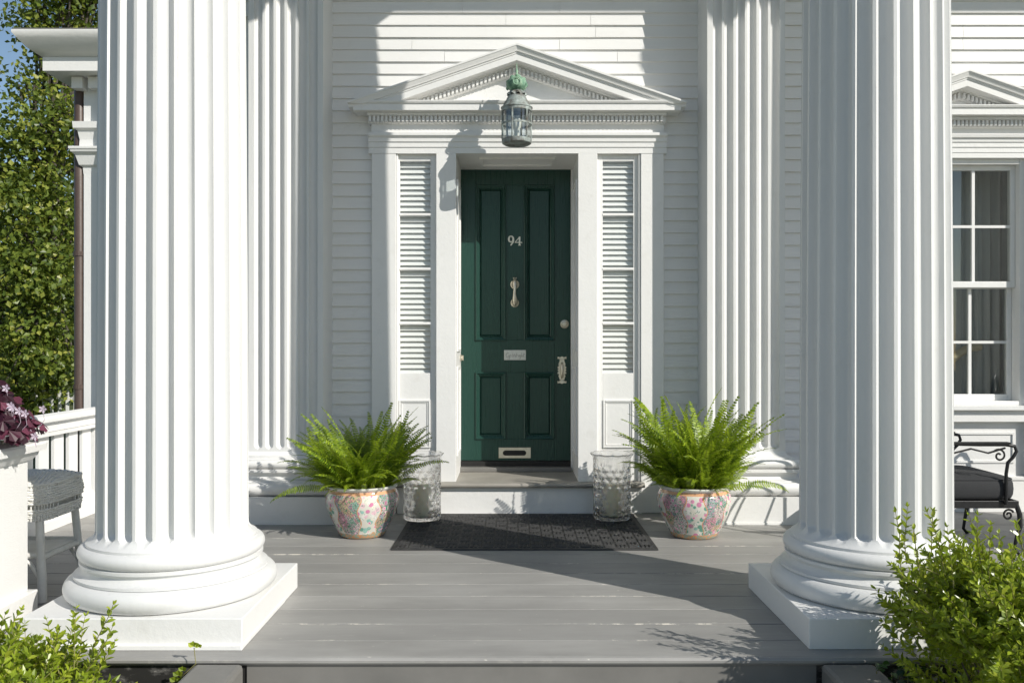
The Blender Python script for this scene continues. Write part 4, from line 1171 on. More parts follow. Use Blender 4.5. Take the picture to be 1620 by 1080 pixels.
# ------------------------------------------------------------------ dimpled glass hurricane vases with candles
def vase_mesh():
    m = MB(); n = 112; H_ = 0.455
    vs = []; fs = []
    def ring(rf, z): vs.extend([(rf(2 * PI * k / n) * math.cos(2 * PI * k / n), rf(2 * PI * k / n) * math.sin(2 * PI * k / n), z(2 * PI * k / n) if callable(z) else z) for k in range(n)])
    rows = 0
    ring(lambda a: 0.100, 0.0); ring(lambda a: 0.122, 0.002); ring(lambda a: 0.130, 0.012); rows = 3
    nz = 70
    for i in range(nz + 1):
        z = 0.02 + (0.41 - 0.02) * i / nz
        def rf(a, z=z):
            row = (z - 0.035) / 0.046
            ri = math.floor(row + 0.5)
            if ri < 0 or ri > 7: return 0.131
            dz = (row - ri) * 0.046
            u = (a * 14 / (2 * PI) + (0.0 if ri % 2 else 0.5)) % 1.0 - 0.5
            dx = u * 2 * PI * 0.131 / 14
            q = (dx * dx + dz * dz) / (0.0215 ** 2)
            return 0.131 - (0.0125 * (1 - q) if q < 1 else 0.0)
        ring(rf, z); rows += 1
    for rr, z in ((0.131, 0.42), (0.133, 0.432), (0.140, 0.443), (0.147, 0.450), (0.150, 0.456), (0.147, 0.461), (0.140, 0.458), (0.128, 0.445), (0.121, 0.43), (0.119, 0.40)):
        ring(lambda a, rr=rr: rr + 0.0025 * math.sin(11 * a), lambda a, z=z: z + 0.002 * math.sin(11 * a + 1)); rows += 1
    for z in (0.3, 0.2, 0.1, 0.04): ring(lambda a: 0.118, z); rows += 1
    for rr, z in ((0.112, 0.026), (0.09, 0.022), (0.01, 0.022)): ring(lambda a, rr=rr: rr, z); rows += 1
    for i in range(rows - 1):
        for k in range(n):
            k2 = (k + 1) % n; fs.append((i * n + k, i * n + k2, (i + 1) * n + k2, (i + 1) * n + k))
    fs.append(tuple(range(n))[::-1]); fs.append(tuple((rows - 1) * n + k for k in range(n)))
    return m.add(vs, fs).mesh('vase', M['vase'], 60)
vase_me = vase_mesh()
candle_me = MB().lathe([(0.055, 0.0), (0.058, 0.004), (0.058, 0.205), (0.054, 0.214), (0.04, 0.209), (0.01, 0.205)], 40).mesh('candle_body', M['wax'], 50)
wick_me = MB().tube([(0, 0, 0.2), (0.002, 0, 0.212), (0.005, 0.001, 0.224)], 0.0016, 6).mesh('wick', M['dark'])
for px, D, zb, vl, cl in ((668, 6.06, 0.0145, 'dimpled clear glass hurricane vase under the fern fronds left of the mat', 'cream pillar candle in the glass vase under the fern fronds'),
                      (968, 6.07, 0.0145, 'dimpled clear glass hurricane vase on the mat right of the entry step', 'cream pillar candle in the glass vase standing clear of the ferns')):
    o = link('hurricane_vase', vase_me, None, loc=(PX(px, D), D, zb)); tag(o, vl, 'vase', 'glass hurricane vases')
    c_ = thing('pillar_candle', cl, 'candle', (PX(px, D) + 0.004, D, zb + 0.0225), 'candles in the glass vases')
    link('wax', candle_me, c_); link('wick', wick_me, c_)

# ------------------------------------------------------------------ wrought iron chairs
def spiral(cx_, cy_, cz_, r0, turns, a0, sx, n=26):
    return [(cx_ + sx * r0 * (1 - 0.8 * i / n) * math.cos(a0 + turns * 2 * PI * i / n), cy_, cz_ + r0 * (1 - 0.8 * i / n) * math.sin(a0 + turns * 2 * PI * i / n)) for i in range(n + 1)]
def iron_chair(label, loc, rz):
    t = thing('iron_armchair', label, 'chair', loc, 'black iron armchairs with charcoal cushions')
    t.rotation_euler = (0, 0, rz)
    W, Dp = 0.30, 0.29     # half sizes: x forward, y across
    # seat frame
    m = MB()
    for q in ((-Dp, Dp, -W, -W + 0.02), (-Dp, Dp, W - 0.02, W), (-Dp, -Dp + 0.02, -W + 0.02, W - 0.02), (Dp - 0.02, Dp, -W + 0.02, W - 0.02)):
        m.box(q[0], q[1], q[2], q[3], 0.275, 0.320)
    m.box(-Dp + 0.02, Dp - 0.02, -W + 0.02, W - 0.02, 0.298, 0.310)
    m.build('seat_frame', 'iron', t, bevel=0.004)
    # cushion
    vs = []; fs = []
    secs = [(0.90, 0.3215), (0.985, 0.330), (1.01, 0.350), (1.02, 0.385), (1.01, 0.420), (0.985, 0.440), (0.90, 0.452), (0.6, 0.462), (0.02, 0.466)]
    n = 48
    for s_, z in secs:
        for k in range(n):
            a = 2 * PI * k / n; ca, sa = math.cos(a), math.sin(a); e = 0.28
            vs.append((Dp * s_ * math.copysign(abs(ca) ** e, ca), W * s_ * math.copysign(abs(sa) ** e, sa), z))
    for i in range(len(secs) - 1):
        for k in range(n):
            k2 = (k + 1) % n; fs.append((i * n + k, i * n + k2, (i + 1) * n + k2, (i + 1) * n + k))
    fs.append(tuple(range(n))[::-1]); fs.append(tuple((len(secs) - 1) * n + k for k in range(n)))
    cu = MB().add(vs, fs).build('cushion', 'cushion', t, smooth=60)
    pp = []
    for k in range(n + 1):
        a = 2 * PI * k / n; ca, sa = math.cos(a), math.sin(a)
        pp.append((Dp * 0.99 * math.copysign(abs(ca) ** 0.28, ca), W * 0.99 * math.copysign(abs(sa) ** 0.28, sa), 0.440))
    MB().tube(pp, 0.004, 6).build('piping', 'cushion', cu)
    # legs: cabriole
    for sx in (1, -1):
        for sy in (1, -1):
            x, y = sx * (Dp - 0.012), sy * (W - 0.012)
            path = [(x, y, 0.30), (x + sx * 0.018, y + sy * 0.006, 0.24), (x + sx * 0.020, y + sy * 0.008, 0.17), (x, y, 0.09), (x - sx * 0.008, y, 0.035), (x + sx * 0.016, y + sy * 0.006, 0.010), (x + sx * 0.032, y + sy * 0.01, 0.010)]
            lg = MB().tube(path, [0.014, 0.015, 0.013, 0.010, 0.010, 0.012, 0.008], 8)
            lg.tube(spiral(x - sx * 0.045, y, 0.235, 0.034, 1.4, 0.5, sx), 0.0065, 6)
            lg.build('leg', 'iron', t, smooth=60)
    # arms
    for sy in (1, -1):
        y = sy * (W + 0.015)
        ar = MB()
        ar.tube([(-Dp - 0.02, y, 0.66), (-0.15, y, 0.655), (0.05, y, 0.650), (0.20, y, 0.650), (0.255, y, 0.640), (0.265, y, 0.610), (0.245, y, 0.575), (0.215, y, 0.545), (0.205, y, 0.48), (0.205, y, 0.30)], [0.011] * 4 + [0.010] * 6, 8)
        ar.box(-Dp, 0.22, y - 0.022, y + 0.022, 0.652, 0.664)
        ar.tube([(0.20, y, 0.63), (0.10, y, 0.60), (0.0, y, 0.625), (-0.1, y, 0.60), (-0.2, y, 0.63), (-Dp, y, 0.60)], 0.006, 6)
        ar.tube(spiral(0.165, y, 0.585, 0.04, 1.3, 0.6, -1), 0.006, 6)
        ar.build('arm', 'iron', t, smooth=60)
    # arched back
    bk = MB()
    xb = -Dp - 0.01
    arch = [(xb - 0.0, W * math.cos(a), 0.62 + 0.36 * math.sin(a)) for a in [R(15 * i) for i in range(13)]]
    bk.tube([(xb, W, 0.28)] + arch + [(xb, -W, 0.28)], 0.012, 8)
    arch2 = [(xb, 0.6 * W * math.cos(a), 0.62 + 0.24 * math.sin(a)) for a in [R(15 * i) for i in range(13)]]
    bk.tube([(xb, 0.6 * W, 0.30)] + arch2 + [(xb, -0.6 * W, 0.30)], 0.008, 8)
    for sy in (-1, 1):
        bk.tube([(xb, 0.0, 0.30), (xb, sy * 0.06, 0.5), (xb, sy * 0.13, 0.66), (xb, sy * 0.06, 0.78), (xb, 0, 0.86)], 0.007, 8)
    bk.build('back', 'iron', t, smooth=60)
    return t
iron_chair('black wrought iron armchair with dark cushion just behind the fluted column', (2.67, 5.36, 0), 0.0)
iron_chair('black wrought iron armchair facing the other, beyond the window casing', (3.80, 5.62, 0), R(215))

# ------------------------------------------------------------------ white pedestal with purple planter
ped = thing('porch_pedestal', 'white square pedestal at the porch edge carrying a purple leafy planter', 'pedestal', (-2.5, 3.74, 0), world_coords=True)
px0, px1, py0, py1 = -2.78, -2.225, 3.45, 3.975
MB().box(px0, px1, py0, py1, 0.10, 0.70).build('body', 'white_board', ped, bevel=0.003)
MB().box(px0 - 0.03, px1 + 0.03, py0 - 0.03, py1 + 0.03, 0.0, 0.10).build('base_board', 'white', ped, bevel=0.004)
pr = [(-0.01, 0.69), (0.012, 0.70), (0.03, 0.722), (0.034, 0.738), (0.055, 0.742), (0.058, 0.772), (0.052, 0.782), (0.0, 0.79)]
vs = []; fs = []
for o_, z in pr: vs += [(px0 - o_, py0 - o_, z), (px1 + o_, py0 - o_, z), (px1 + o_, py1 + o_, z), (px0 - o_, py1 + o_, z)]
for i in range(len(pr) - 1):
    for k in range(4):
        a = i * 4 + k; b = i * 4 + (k + 1) % 4; fs.append((a, b, b + 4, a + 4))
fs += [(3, 2, 1, 0), tuple((len(pr) - 1) * 4 + k for k in range(4))]
MB().add(vs, fs).build('cap', 'white', ped)
pb = thing('planter_box', 'low white planter box on top of the white pedestal', 'planter', (-2.55, 3.73, 0.79), world_coords=True)
m = MB(); q = (-2.76, -2.33, 3.52, 3.94)
m.box(q[0], q[1], q[2], q[2] + 0.02, 0.79, 0.86); m.box(q[0], q[1], q[3] - 0.02, q[3], 0.79, 0.86); m.box(q[0], q[0] + 0.02, q[2] + 0.02, q[3] - 0.02, 0.79, 0.86); m.box(q[1] - 0.02, q[1], q[2] + 0.02, q[3] - 0.02, 0.79, 0.86)
m.build('sides', 'white', pb)
MB().box(q[0] + 0.02, q[1] - 0.02, q[2] + 0.02, q[3] - 0.02, 0.791, 0.845).build('soil', 'soil', pb)
ox = thing('purple_oxalis', 'purple leaved plant with small lilac flowers spilling from the planter', 'plant', (-2.5, 3.74, 0.845), world_coords=True)
lv = MB(); stm = MB(); fl = MB()
rnd = random.Random(5)
def tri_leaf(m, c, nrm, size, rot):
    nrm = nrm.normalized(); u = nrm.orthogonal().normalized(); v = nrm.cross(u)
    for k in range(3):
        a = rot + k * 2 * PI / 3
        d = u * math.cos(a) + v * math.sin(a); s = u * -math.sin(a) + v * math.cos(a)
        drop = -nrm * size * 0.35
        P = [c, c + d * size * 0.62 + s * size * 0.62 + drop * 0.6, c + d * size * 1.0 + s * size * 0.36 + drop, c + d * size * 0.92 + drop * 0.75 , c + d * size * 1.0 - s * size * 0.36 + drop, c + d * size * 0.62 - s * size * 0.62 + drop * 0.6]
        m.add([tuple(p) for p in P], [(0, 1, 2, 3), (0, 3, 4, 5)])
for i in range(340):
    a = rnd.uniform(0, 2 * PI); rr = math.sqrt(rnd.random())
    ez = rnd.uniform(-0.1, 1.0)
    d = Vector((math.cos(a) * rr, math.sin(a) * rr, 0))
    hz = 1.08 - 0.20 * rr ** 2 + rnd.uniform(-0.06, 0.03)
    c = Vector((-2.43 + d.x * 0.35, 3.76 + d.y * 0.33, hz))
    if rr > 0.8: c.z -= rnd.uniform(0, 0.05)
    if c.y < 3.55: c.y = 3.55 + rnd.random() * 0.1
    c.z = max(c.z, 0.83 + rnd.random() * 0.04)
    if c.z < 0.80 and -2.84 < c.x < -2.165 and 3.4 < c.y < 4.05: c.z = 0.81 + rnd.random() * 0.03
    nrm = Vector((d.x * 0.9 + rnd.uniform(-.4, .4), d.y * 0.9 - 0.25 + rnd.uniform(-.4, .4), 0.75))
    tri_leaf(lv, c, nrm, rnd.uniform(0.034, 0.056), rnd.uniform(0, 6))
    stm.tube([(-2.55 + d.x * 0.12, 3.73 + d.y * 0.12, 0.846), ((c.x - 2.55) / 2 + rnd.uniform(-.02, .02), (c.y + 3.73) / 2, (c.z + 0.9) / 2 + 0.03), tuple(c)], 0.0018, 4)
lv.build('leaves', 'oxalis', ox, recalc=False)
stm.build('stems', 'oxalis', ox)
for (ppx, ppy, D) in ((10, 614, 3.74), (17, 642, 3.66), (30, 650, 3.64), (40, 654, 3.66), (68, 647, 3.80), (20, 645, 3.65), (55, 690, 3.72)):
    c = Vector((PX(ppx, D), D, PZ(ppy, D)))
    fl = MB()
    for k in range(5):
        a = k * 2 * PI / 5; d = Vector((math.cos(a), -0.25, math.sin(a))); s = Vector((-math.sin(a), 0, math.cos(a)))
        P = [c, c + d * 0.012 + s * 0.006, c + d * 0.02, c + d * 0.012 - s * 0.006]
        fl.add([tuple(p) for p in P], [(0, 1, 2, 3)])
    fl.tube([tuple(c), (c.x - 0.01, c.y + 0.03, c.z - 0.05), (c.x - 0.04, c.y + 0.04, 0.86)], 0.0012, 4)
    fl.build('flower', 'petal', ox, recalc=False)
# ------------------------------------------------------------------ wicker stool
stx, sty = -2.44, 4.33
sto = thing('wicker_stool', 'white painted wicker stool between the pedestal and the porch railing', 'stool', (stx, sty, 0))
sto.scale = (1.0, 1.0, 1.07)
hw_ = 0.21
def sq(sc2, a, e):
    ca, sa = math.cos(a), math.sin(a)
    return hw_ * sc2 * math.copysign(abs(ca) ** e, ca), hw_ * sc2 * math.copysign(abs(sa) ** e, sa)
wv = MB(); nst = 44; NP = nst * 4
def strand(sc2, z, r, ph, amp, e=0.35, zamp=0.0):
    pth = []
    for k in range(NP + 1):
        a = 2 * PI * k / NP
        w = math.sin(nst * PI * k / NP * 1.0 + ph)
        x_, y_ = sq(sc2 + amp * w, a, e)
        pth.append((x_, y_, z + zamp * w))
    wv.tube(pth, r, 5, cap=False)
row = 0
for i in range(15):
    z = 0.365 + i * 0.0105
    if i in (5, 6): continue                     # open work band
    bulge = 0.96 + 0.06 * math.sin(PI * min(1, i / 14.0)) + (0.02 if i > 8 else 0.0)
    strand(bulge, z, 0.0062, PI * (i % 2), 0.012)
for k in range(nst):                             # upright stakes through the open band
    a = 2 * PI * (k + 0.5) / nst; x_, y_ = sq(0.99, a, 0.35)
    wv.tube([(x_, y_, 0.36), (x_ * 1.01, y_ * 1.01, 0.43), (x_ * 1.015, y_ * 1.015, 0.515)], 0.004, 5)
for i in range(16):                              # coils over the top
    t_ = i / 15.0; sc2 = 1.0 - 0.94 * t_
    strand(sc2, 0.522 + 0.022 * math.sin(PI / 2 * min(1, t_ * 2.2)), 0.0072, PI * (i % 2), 0.004, 0.35 + 0.5 * t_, 0.0022)
st_seat = wv.build('seat', 'wicker', sto, smooth=60, recalc=False)
inn = MB(); inn.box(-hw_ * 0.86, hw_ * 0.86, -hw_ * 0.86, hw_ * 0.86, 0.372, 0.522); inn.build('seat_core', 'wicker', st_seat, bevel=0.03)
for sx in (-1, 1):
    for sy in (-1, 1):
        MB().tube([(sx * 0.165, sy * 0.165, 0.38), (sx * 0.178, sy * 0.178, 0.2), (sx * 0.19, sy * 0.19, 0.10), (sx * 0.195, sy * 0.195, 0.0)], [0.019, 0.019, 0.022, 0.020], 10).build('leg', 'wicker', sto, smooth=60)
for sx in (-1, 1):
    MB().tube([(sx * 0.178, -0.178, 0.19), (sx * 0.178, 0.178, 0.19)], 0.014, 8).build('stretcher', 'wicker', sto, smooth=60)
    MB().tube([(-0.178, sx * 0.178, 0.205), (0.178, sx * 0.178, 0.205)], 0.014, 8).build('stretcher', 'wicker', sto, smooth=60)
    for sy in (-1, 1):
        MB().tube([(sx * 0.06, sy * 0.178, 0.20), (sx * 0.13, sy * 0.182, 0.17), (sx * 0.178, sy * 0.185, 0.10)], 0.010, 8).build('brace', 'wicker', sto, smooth=60)
MB().box(-0.17, 0.17, -0.17, 0.17, 0.196, 0.206).build('shelf', 'wicker', sto)

# ------------------------------------------------------------------ porch end railing
rail = thing('porch_railing', 'white wooden railing with flat balusters closing the end of the porch', 'railing', (-3.10, 5.2, 0), world_coords=True)
ry0, ry1 = 4.05, 6.40
xr = -3.09
MB().prof_y([(xr - 0.085, 0.72), (xr - 0.085, 0.745), (xr - 0.07, 0.762), (xr, 0.775), (xr + 0.04, 0.762), (xr + 0.055, 0.745), (xr + 0.055, 0.725), (xr + 0.03, 0.715), (xr - 0.05, 0.715)], ry0, ry1).build('handrail', 'white', rail)
MB().box(xr - 0.05, xr + 0.018, ry0, ry1, 0.655, 0.716).build('top_rail', 'white', rail)
MB().box(xr - 0.05, xr + 0.03, ry0, ry1, 0.628, 0.652).build('lower_rail', 'white', rail)
MB().prof_y([(xr - 0.08, 0.001), (xr - 0.08, 0.14), (xr - 0.05, 0.155), (xr, 0.15), (xr + 0.015, 0.135), (xr + 0.03, 0.06), (xr + 0.03, 0.001)], ry0, ry1).build('bottom_rail', 'white', rail)
bal = MB().box(-0.030, -0.009, -0.062, 0.062, 0.15, 0.63).mesh('baluster', M['white'])
y = ry1 - 0.10
while y > ry0 + 0.05:
    o = link('baluster', bal, rail, loc=(xr, y, 0)); y -= 0.192
MB().box(xr - 0.09, xr + 0.05, ry0 - 0.12, ry0, 0.0, 0.82).build('newel_post', 'white', rail, bevel=0.006)
MB().box(xr - 0.07, xr - 0.0, ry1, WALL + 0.02, 0.0, 0.74).build('end_post', 'white', rail)

# ------------------------------------------------------------------ side wing beyond the railing
WD = 6.5
KW = WD / 8.5
wing = thing('side_wing', 'white side wing with deep cornice and corner pilaster beyond the porch railing', 'house wing', (-3.2, 9.0, GROUND), world_coords=True)
wa, we = -3.221, -3.056
MB().box(wa + 0.03, we, WD + 0.05, 12.0, GROUND - 0.02, 2.75).build('wall', 'white', wing)
MB().box(wa, we, WD, WD + 0.12, GROUND - 0.02, PZ(252, WD)).build('corner_pilaster', 'white', wing, bevel=0.003)
z1, z2, z3, z4, z5 = [PZ(v, WD) for v in (265, 250, 238, 205, 195)]
def wing_ring(name, pr, x0, x1, y0, y1, smooth=None):
    """mouldings that return along the left side only"""
    vs = []; fs = []
    for o, z in pr: vs += [(x0 - o * KW, y0 - o * KW, z), (x1, y0 - o * KW, z), (x1, y1, z), (x0 - o * KW, y1, z)]
    for i in range(len(pr) - 1):
        for k in range(4):
            a_ = i * 4 + k; b_ = i * 4 + (k + 1) % 4; fs.append((a_, b_, b_ + 4, a_ + 4))
    fs += [(3, 2, 1, 0), tuple((len(pr) - 1) * 4 + k for k in range(4))]
    return MB().add(vs, fs).build(name, 'white', wing, smooth=smooth)
wing_ring('pilaster_capital', [(0.0, z1 - 0.05), (0.005, z1), (0.03, z1 + 0.015), (0.055, z2 + 0.015), (0.085, z2 + 0.035), (0.09, z3 - 0.01), (0.10, z3), (0.10, z3 + 0.016), (0.03, z3 + 0.018), (0.025, z4 - 0.08), (0.04, z4 - 0.015), (0.07, z4), (0.075, z5), (0.0, z5 + 0.003)], wa, we, WD, WD + 0.12)
z6 = PZ(136, WD)
MB().box(wa + 0.001, we, WD + 0.002, WD + 0.13, z5 + 0.003, z6 + 0.05).box(wa + 0.001, wa + 0.13, WD + 0.13, 12.0, z5 + 0.003, z6 + 0.05).build('frieze', 'white', wing)
x = wa - 0.05
md = MB().box(0, 0.08, WD - 0.08, WD + 0.01, z6 - 0.04, z6 + 0.044).mesh('modillion', M['white'])
while x < we - 0.08: link('modillion', md, wing, loc=(x, 0, 0)); x += 0.123
zs0 = z6 + 0.05
MB().box(wa - 0.26 * KW, we, 6.405, 12.4, zs0, zs0 + 0.13 * KW).box(wa - 0.26 * KW, -2.62, WD - 0.26 * KW, 6.405, zs0, zs0 + 0.13 * KW).build('corona', 'white', wing)
q0 = zs0 + 0.131 * KW
crown = [(0.26, q0), (0.30, q0 + 0.02 * KW), (0.36, q0 + 0.06 * KW), (0.42, q0 + 0.13 * KW), (0.45, q0 + 0.17 * KW), (0.45, q0 + 0.195 * KW)]
vs = []; fs = []
for o, z in crown: vs += [(-2.62, WD - o * KW, z), (wa - o * KW, WD - o * KW, z), (wa - o * KW, 12.4, z)]
for i in range(len(crown) - 1):
    for k in range(2): a_ = i * 3 + k; fs.append((a_, a_ + 1, a_ + 4, a_ + 3))
MB().add(vs, fs).build('crown_moulding', 'white', wing, smooth=40)
MB().box(wa - 0.44 * KW, -2.62, WD - 0.44 * KW, 6.405, q0 + 0.195 * KW, q0 + 0.21 * KW).box(wa - 0.44 * KW, we, 6.405, 12.4, q0 + 0.195 * KW, q0 + 0.21 * KW).build('roof_edge', 'riser', wing)
px_ = wa - 0.044; py_ = WD + 0.03
MB().tube([(px_, py_, GROUND), (px_, py_, zs0 - 0.06), (px_, py_ + 0.02, zs0 - 0.005)], 0.038, 14).build('downspout', 'brown_pipe', wing, smooth=60)
for zz in (1.9, 0.9): MB().lathe([(0.039, zz), (0.044, zz), (0.044, zz + 0.035), (0.039, zz + 0.035)], 14, (px_, py_, 0), cap=False).build('downspout_bracket', 'brown_pipe', wing)

# ------------------------------------------------------------------ distant white fence and car-park edge beyond the garden
fence = thing('garden_fence', 'far white picket fence glimpsed below the tree beyond the porch', 'fence', (-13, 22, GROUND), world_coords=True)
MB().box(-20, -8, 22.0, 22.05, -0.15, -0.05).box(-20, -8, 22.0, 22.05, GROUND + 0.15, GROUND + 0.25).build('rail', 'white', fence)
pk = MB().prof_z([(-0.04, 0), (0.04, 0), (0.04, 0.02), (-0.04, 0.02)], GROUND, 0.12).mesh('picket', M['white'])
for i in range(60): link('picket', pk, fence, loc=(-19.9 + i * 0.2, 21.97, 0))

# ------------------------------------------------------------------ foliage
def leaf(m, c, d, nrm, L, W):
    """pointed leaf with a fold: base c, direction d, normal nrm"""
    s = d.cross(nrm); 
    if s.length < 1e-5: s = d.orthogonal()
    s = s.normalized() * W * 0.5; up = nrm.normalized() * W * 0.22
    q = d * L
    P = [c, c + q * 0.30 + s * 0.85 + up, c + q * 0.62 + s * 0.82 + up, c + q, c + q * 0.62 - s * 0.82 + up, c + q * 0.30 - s * 0.85 + up, c + q * 0.35, c + q * 0.68]
    m.add([tuple(p) for p in P], [(0, 1, 6), (1, 2, 7, 6), (2, 3, 7), (0, 6, 5), (6, 7, 4, 5), (7, 3, 4)])
def rv(rnd): 
    while True:
        v = Vector((rnd.uniform(-1, 1), rnd.uniform(-1, 1), rnd.uniform(-1, 1)))
        if 0.05 < v.length < 1: return v.normalized()
def sprig(lv, stm, p0, d0, L, rnd, ll=0.036, lw=0.019, pitch=0.021, droop=0.0):
    p = p0.copy(); d = d0.normalized(); n = max(3, int(L / pitch)); path = [p.copy()]
    ang = rnd.uniform(0, PI)
    for i in range(n):
        d = (d + rv(rnd) * 0.10 + Vector((0, 0, 0.03 - droop))).normalized()
        p = p + d * pitch
        path.append(p.copy())
        ang += R(90) + rnd.uniform(-0.3, 0.3)
        o = d.orthogonal().normalized(); o2 = d.cross(o)
        t = i / n
        s = (0.55 + 0.6 * math.sin(PI * min(1, 0.25 + 0.75 * t))) * (0.75 if t > 0.85 else 1.0)
        for sgn in (1, -1):
            side = (o * math.cos(ang) + o2 * math.sin(ang)) * sgn
            ld = (side * 0.9 + d * rnd.uniform(0.5, 1.0) + Vector((0, 0, rnd.uniform(-0.15, 0.2)))).normalized()
            nr = (d - ld * d.dot(ld)).normalized() + rv(rnd) * 0.35
            leaf(lv, p, ld, nr, ll * s * rnd.uniform(0.8, 1.2), lw * s * rnd.uniform(0.85, 1.2))
    leaf(lv, p, (d + rv(rnd) * 0.3).normalized(), rv(rnd), ll * 0.7, lw * 0.6)
    stm.tube([tuple(q) for q in path[::3]] + [tuple(path[-1])], [0.0022 - 0.0014 * i / (len(path[::3])) for i in range(len(path[::3]) + 1)], 4)
def bush(name, label, sample, nspr, base_xy, extra, seed, core=None):
    t = thing(name, label, 'bush', (base_xy[0], base_xy[1], GROUND), world_coords=True)
    rnd = random.Random(seed); lv = MB(); stm = MB(); wd = MB()
    for i in range(nspr):
        p, d, L = sample(rnd)
        sprig(lv, stm, p, d, L, rnd)
        if i % 22 == 0:
            b = Vector((base_xy[0] + rnd.uniform(-.5, .5) * (core or 0.4), base_xy[1] + rnd.uniform(-.12, .12), GROUND - 0.01))
            mid = (b + p) / 2 + Vector((rnd.uniform(-.05, .05), rnd.uniform(-.05, .05), 0.08))
            wd.tube([tuple(b), tuple(mid), tuple(p)], [0.008, 0.005, 0.003], 5)
    for p, d, L in extra: sprig(lv, stm, Vector(p), Vector(d), L, rnd, 0.034, 0.017, 0.026)
    lv.build('foliage', 'privet', t, recalc=False, kind='stuff')
    stm.build('twigs', 'twig', t, recalc=False, kind='stuff')
    wd.build('branches', 'bark', t, recalc=False, kind='stuff')
    return t
# right privet: rounded hedge mass in front of the right column
def samp_right(rnd):
    while True:
        x = rnd.uniform(1.50, 3.0); u = (x - 2.32) / 0.86
        ztop = -0.27 + 0.70 * (1 - min(0.999, abs(u)) ** 4) ** 0.25 + 0.05 * math.sin(x * 9) + 0.02
        y = rnd.uniform(2.62, 3.30); v = (y - 2.97) / 0.40
        if abs(v) >= 0.98: continue
        ztop = -0.3 + (ztop + 0.3) * (1 - abs(v) ** 4) ** 0.25
        t = rnd.random()
        if t < 0.45: z = ztop - rnd.uniform(0.02, 0.16)
        else: z = rnd.uniform(GROUND + 0.25, ztop - 0.03)
        if t >= 0.45 and z < ztop - 0.15 and -0.45 < v < 0.9 and u > -0.55: continue
        if x > 1.78: ztop -= 0.10 + 0.10 * min(1, (x - 1.78) / 0.4); z -= 0.15
        if x > 1.82 and rnd.random() < 0.55: continue
        d = Vector((u * 0.6 - 0.1, v * 0.8 - 0.15, 0.75 if z > ztop - 0.2 else 0.35)) + rv(rnd) * 0.45
        if u < -0.62 and z < -0.05 and rnd.random() < 0.75: continue
        L = rnd.uniform(0.08, 0.20)
        return Vector((x, y, z)), d, L
ex = []
rnd0 = random.Random(11)
for ppx, ppy, D in ((1416, 812, 3.05), (1425, 800, 3.1), (1470, 806, 3.0), (1484, 800, 3.05), (1523, 812, 2.95), (1530, 808, 3.0), (1562, 818, 2.95), (1600, 820, 2.95), (1440, 830, 2.95), (1500, 825, 2.9), (1585, 830, 2.9), (1410, 948, 2.9), (1408, 870, 3.0), (1405, 910, 3.0)):
    tip = Vector((PX(ppx, D), D, PZ(ppy, D)))
    d = Vector((rnd0.uniform(-0.35, 0.15), rnd0.uniform(-0.2, 0.1), 1.0)) if ppy < 850 else Vector((-0.9, -0.1, 0.45))
    d.normalize(); L = rnd0.uniform(0.17, 0.24)
    ex.append((tip - d * L, d, L))
bush('privet_bush', 'dense leafy green privet bush in front of the right column base', samp_right, 1450, (2.15, 2.98), ex, 21, 1.4)
# left privet: lower and looser
def samp_left(rnd):
    while True:
        x = rnd.uniform(-2.35, -1.36); y = rnd.uniform(2.55, 3.3)
        u = (x + 1.95) / 0.55; v = (y - 2.95) / 0.42
        q = 1 - min(1, abs(u)) ** 2.5 - abs(v) ** 2.5
        if q <= 0.02: continue
        ztop = -0.27 + 0.43 * q ** 0.4
        z = ztop - rnd.uniform(0, 0.16) if rnd.random() < 0.55 else rnd.uniform(GROUND + 0.3, ztop)
        d = Vector((u * 0.7, v * 0.6 - 0.1, 0.8)) + rv(rnd) * 0.45
        return Vector((x, y, z)), d, rnd.uniform(0.08, 0.18)
ex = []
for ppx, ppy, D, dx in ((188, 950, 3.0, 0.45), (193, 986, 3.0, 0.6), (120, 958, 3.0, 0.05), (78, 970, 3.0, -0.1), (20, 990, 2.95, 0.0), (105, 975, 3.05, 0.1), (150, 975, 3.05, 0.3), (45, 982, 3.0, 0.0)):
    tip = Vector((PX(ppx, D), D, PZ(ppy, D))); d = Vector((dx, -0.05, 0.8)).normalized(); L = 0.22
    ex.append((tip - d * L, d, L))
bush('privet_bush', 'loose light green privet bush below the pedestal in front of the left column', samp_left, 520, (-1.95, 2.95), ex, 33, 0.8)
# dark ivy beside the right cheek block
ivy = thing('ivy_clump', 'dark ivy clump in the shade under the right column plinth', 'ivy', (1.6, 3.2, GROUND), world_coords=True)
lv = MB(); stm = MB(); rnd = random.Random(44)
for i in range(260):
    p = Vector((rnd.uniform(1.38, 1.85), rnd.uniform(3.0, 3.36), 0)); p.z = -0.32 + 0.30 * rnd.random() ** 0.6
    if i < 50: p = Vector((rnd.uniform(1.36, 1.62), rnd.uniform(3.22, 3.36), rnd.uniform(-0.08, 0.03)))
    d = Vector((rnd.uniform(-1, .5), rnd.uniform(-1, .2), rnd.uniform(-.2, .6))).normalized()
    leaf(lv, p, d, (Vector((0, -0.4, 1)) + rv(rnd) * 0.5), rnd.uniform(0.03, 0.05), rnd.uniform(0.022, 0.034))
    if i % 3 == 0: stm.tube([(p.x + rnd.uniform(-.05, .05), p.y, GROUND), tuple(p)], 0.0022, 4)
lv.build('foliage', 'ivy', ivy, recalc=False, kind='stuff'); stm.build('stems', 'twig', ivy, recalc=False, kind='stuff')
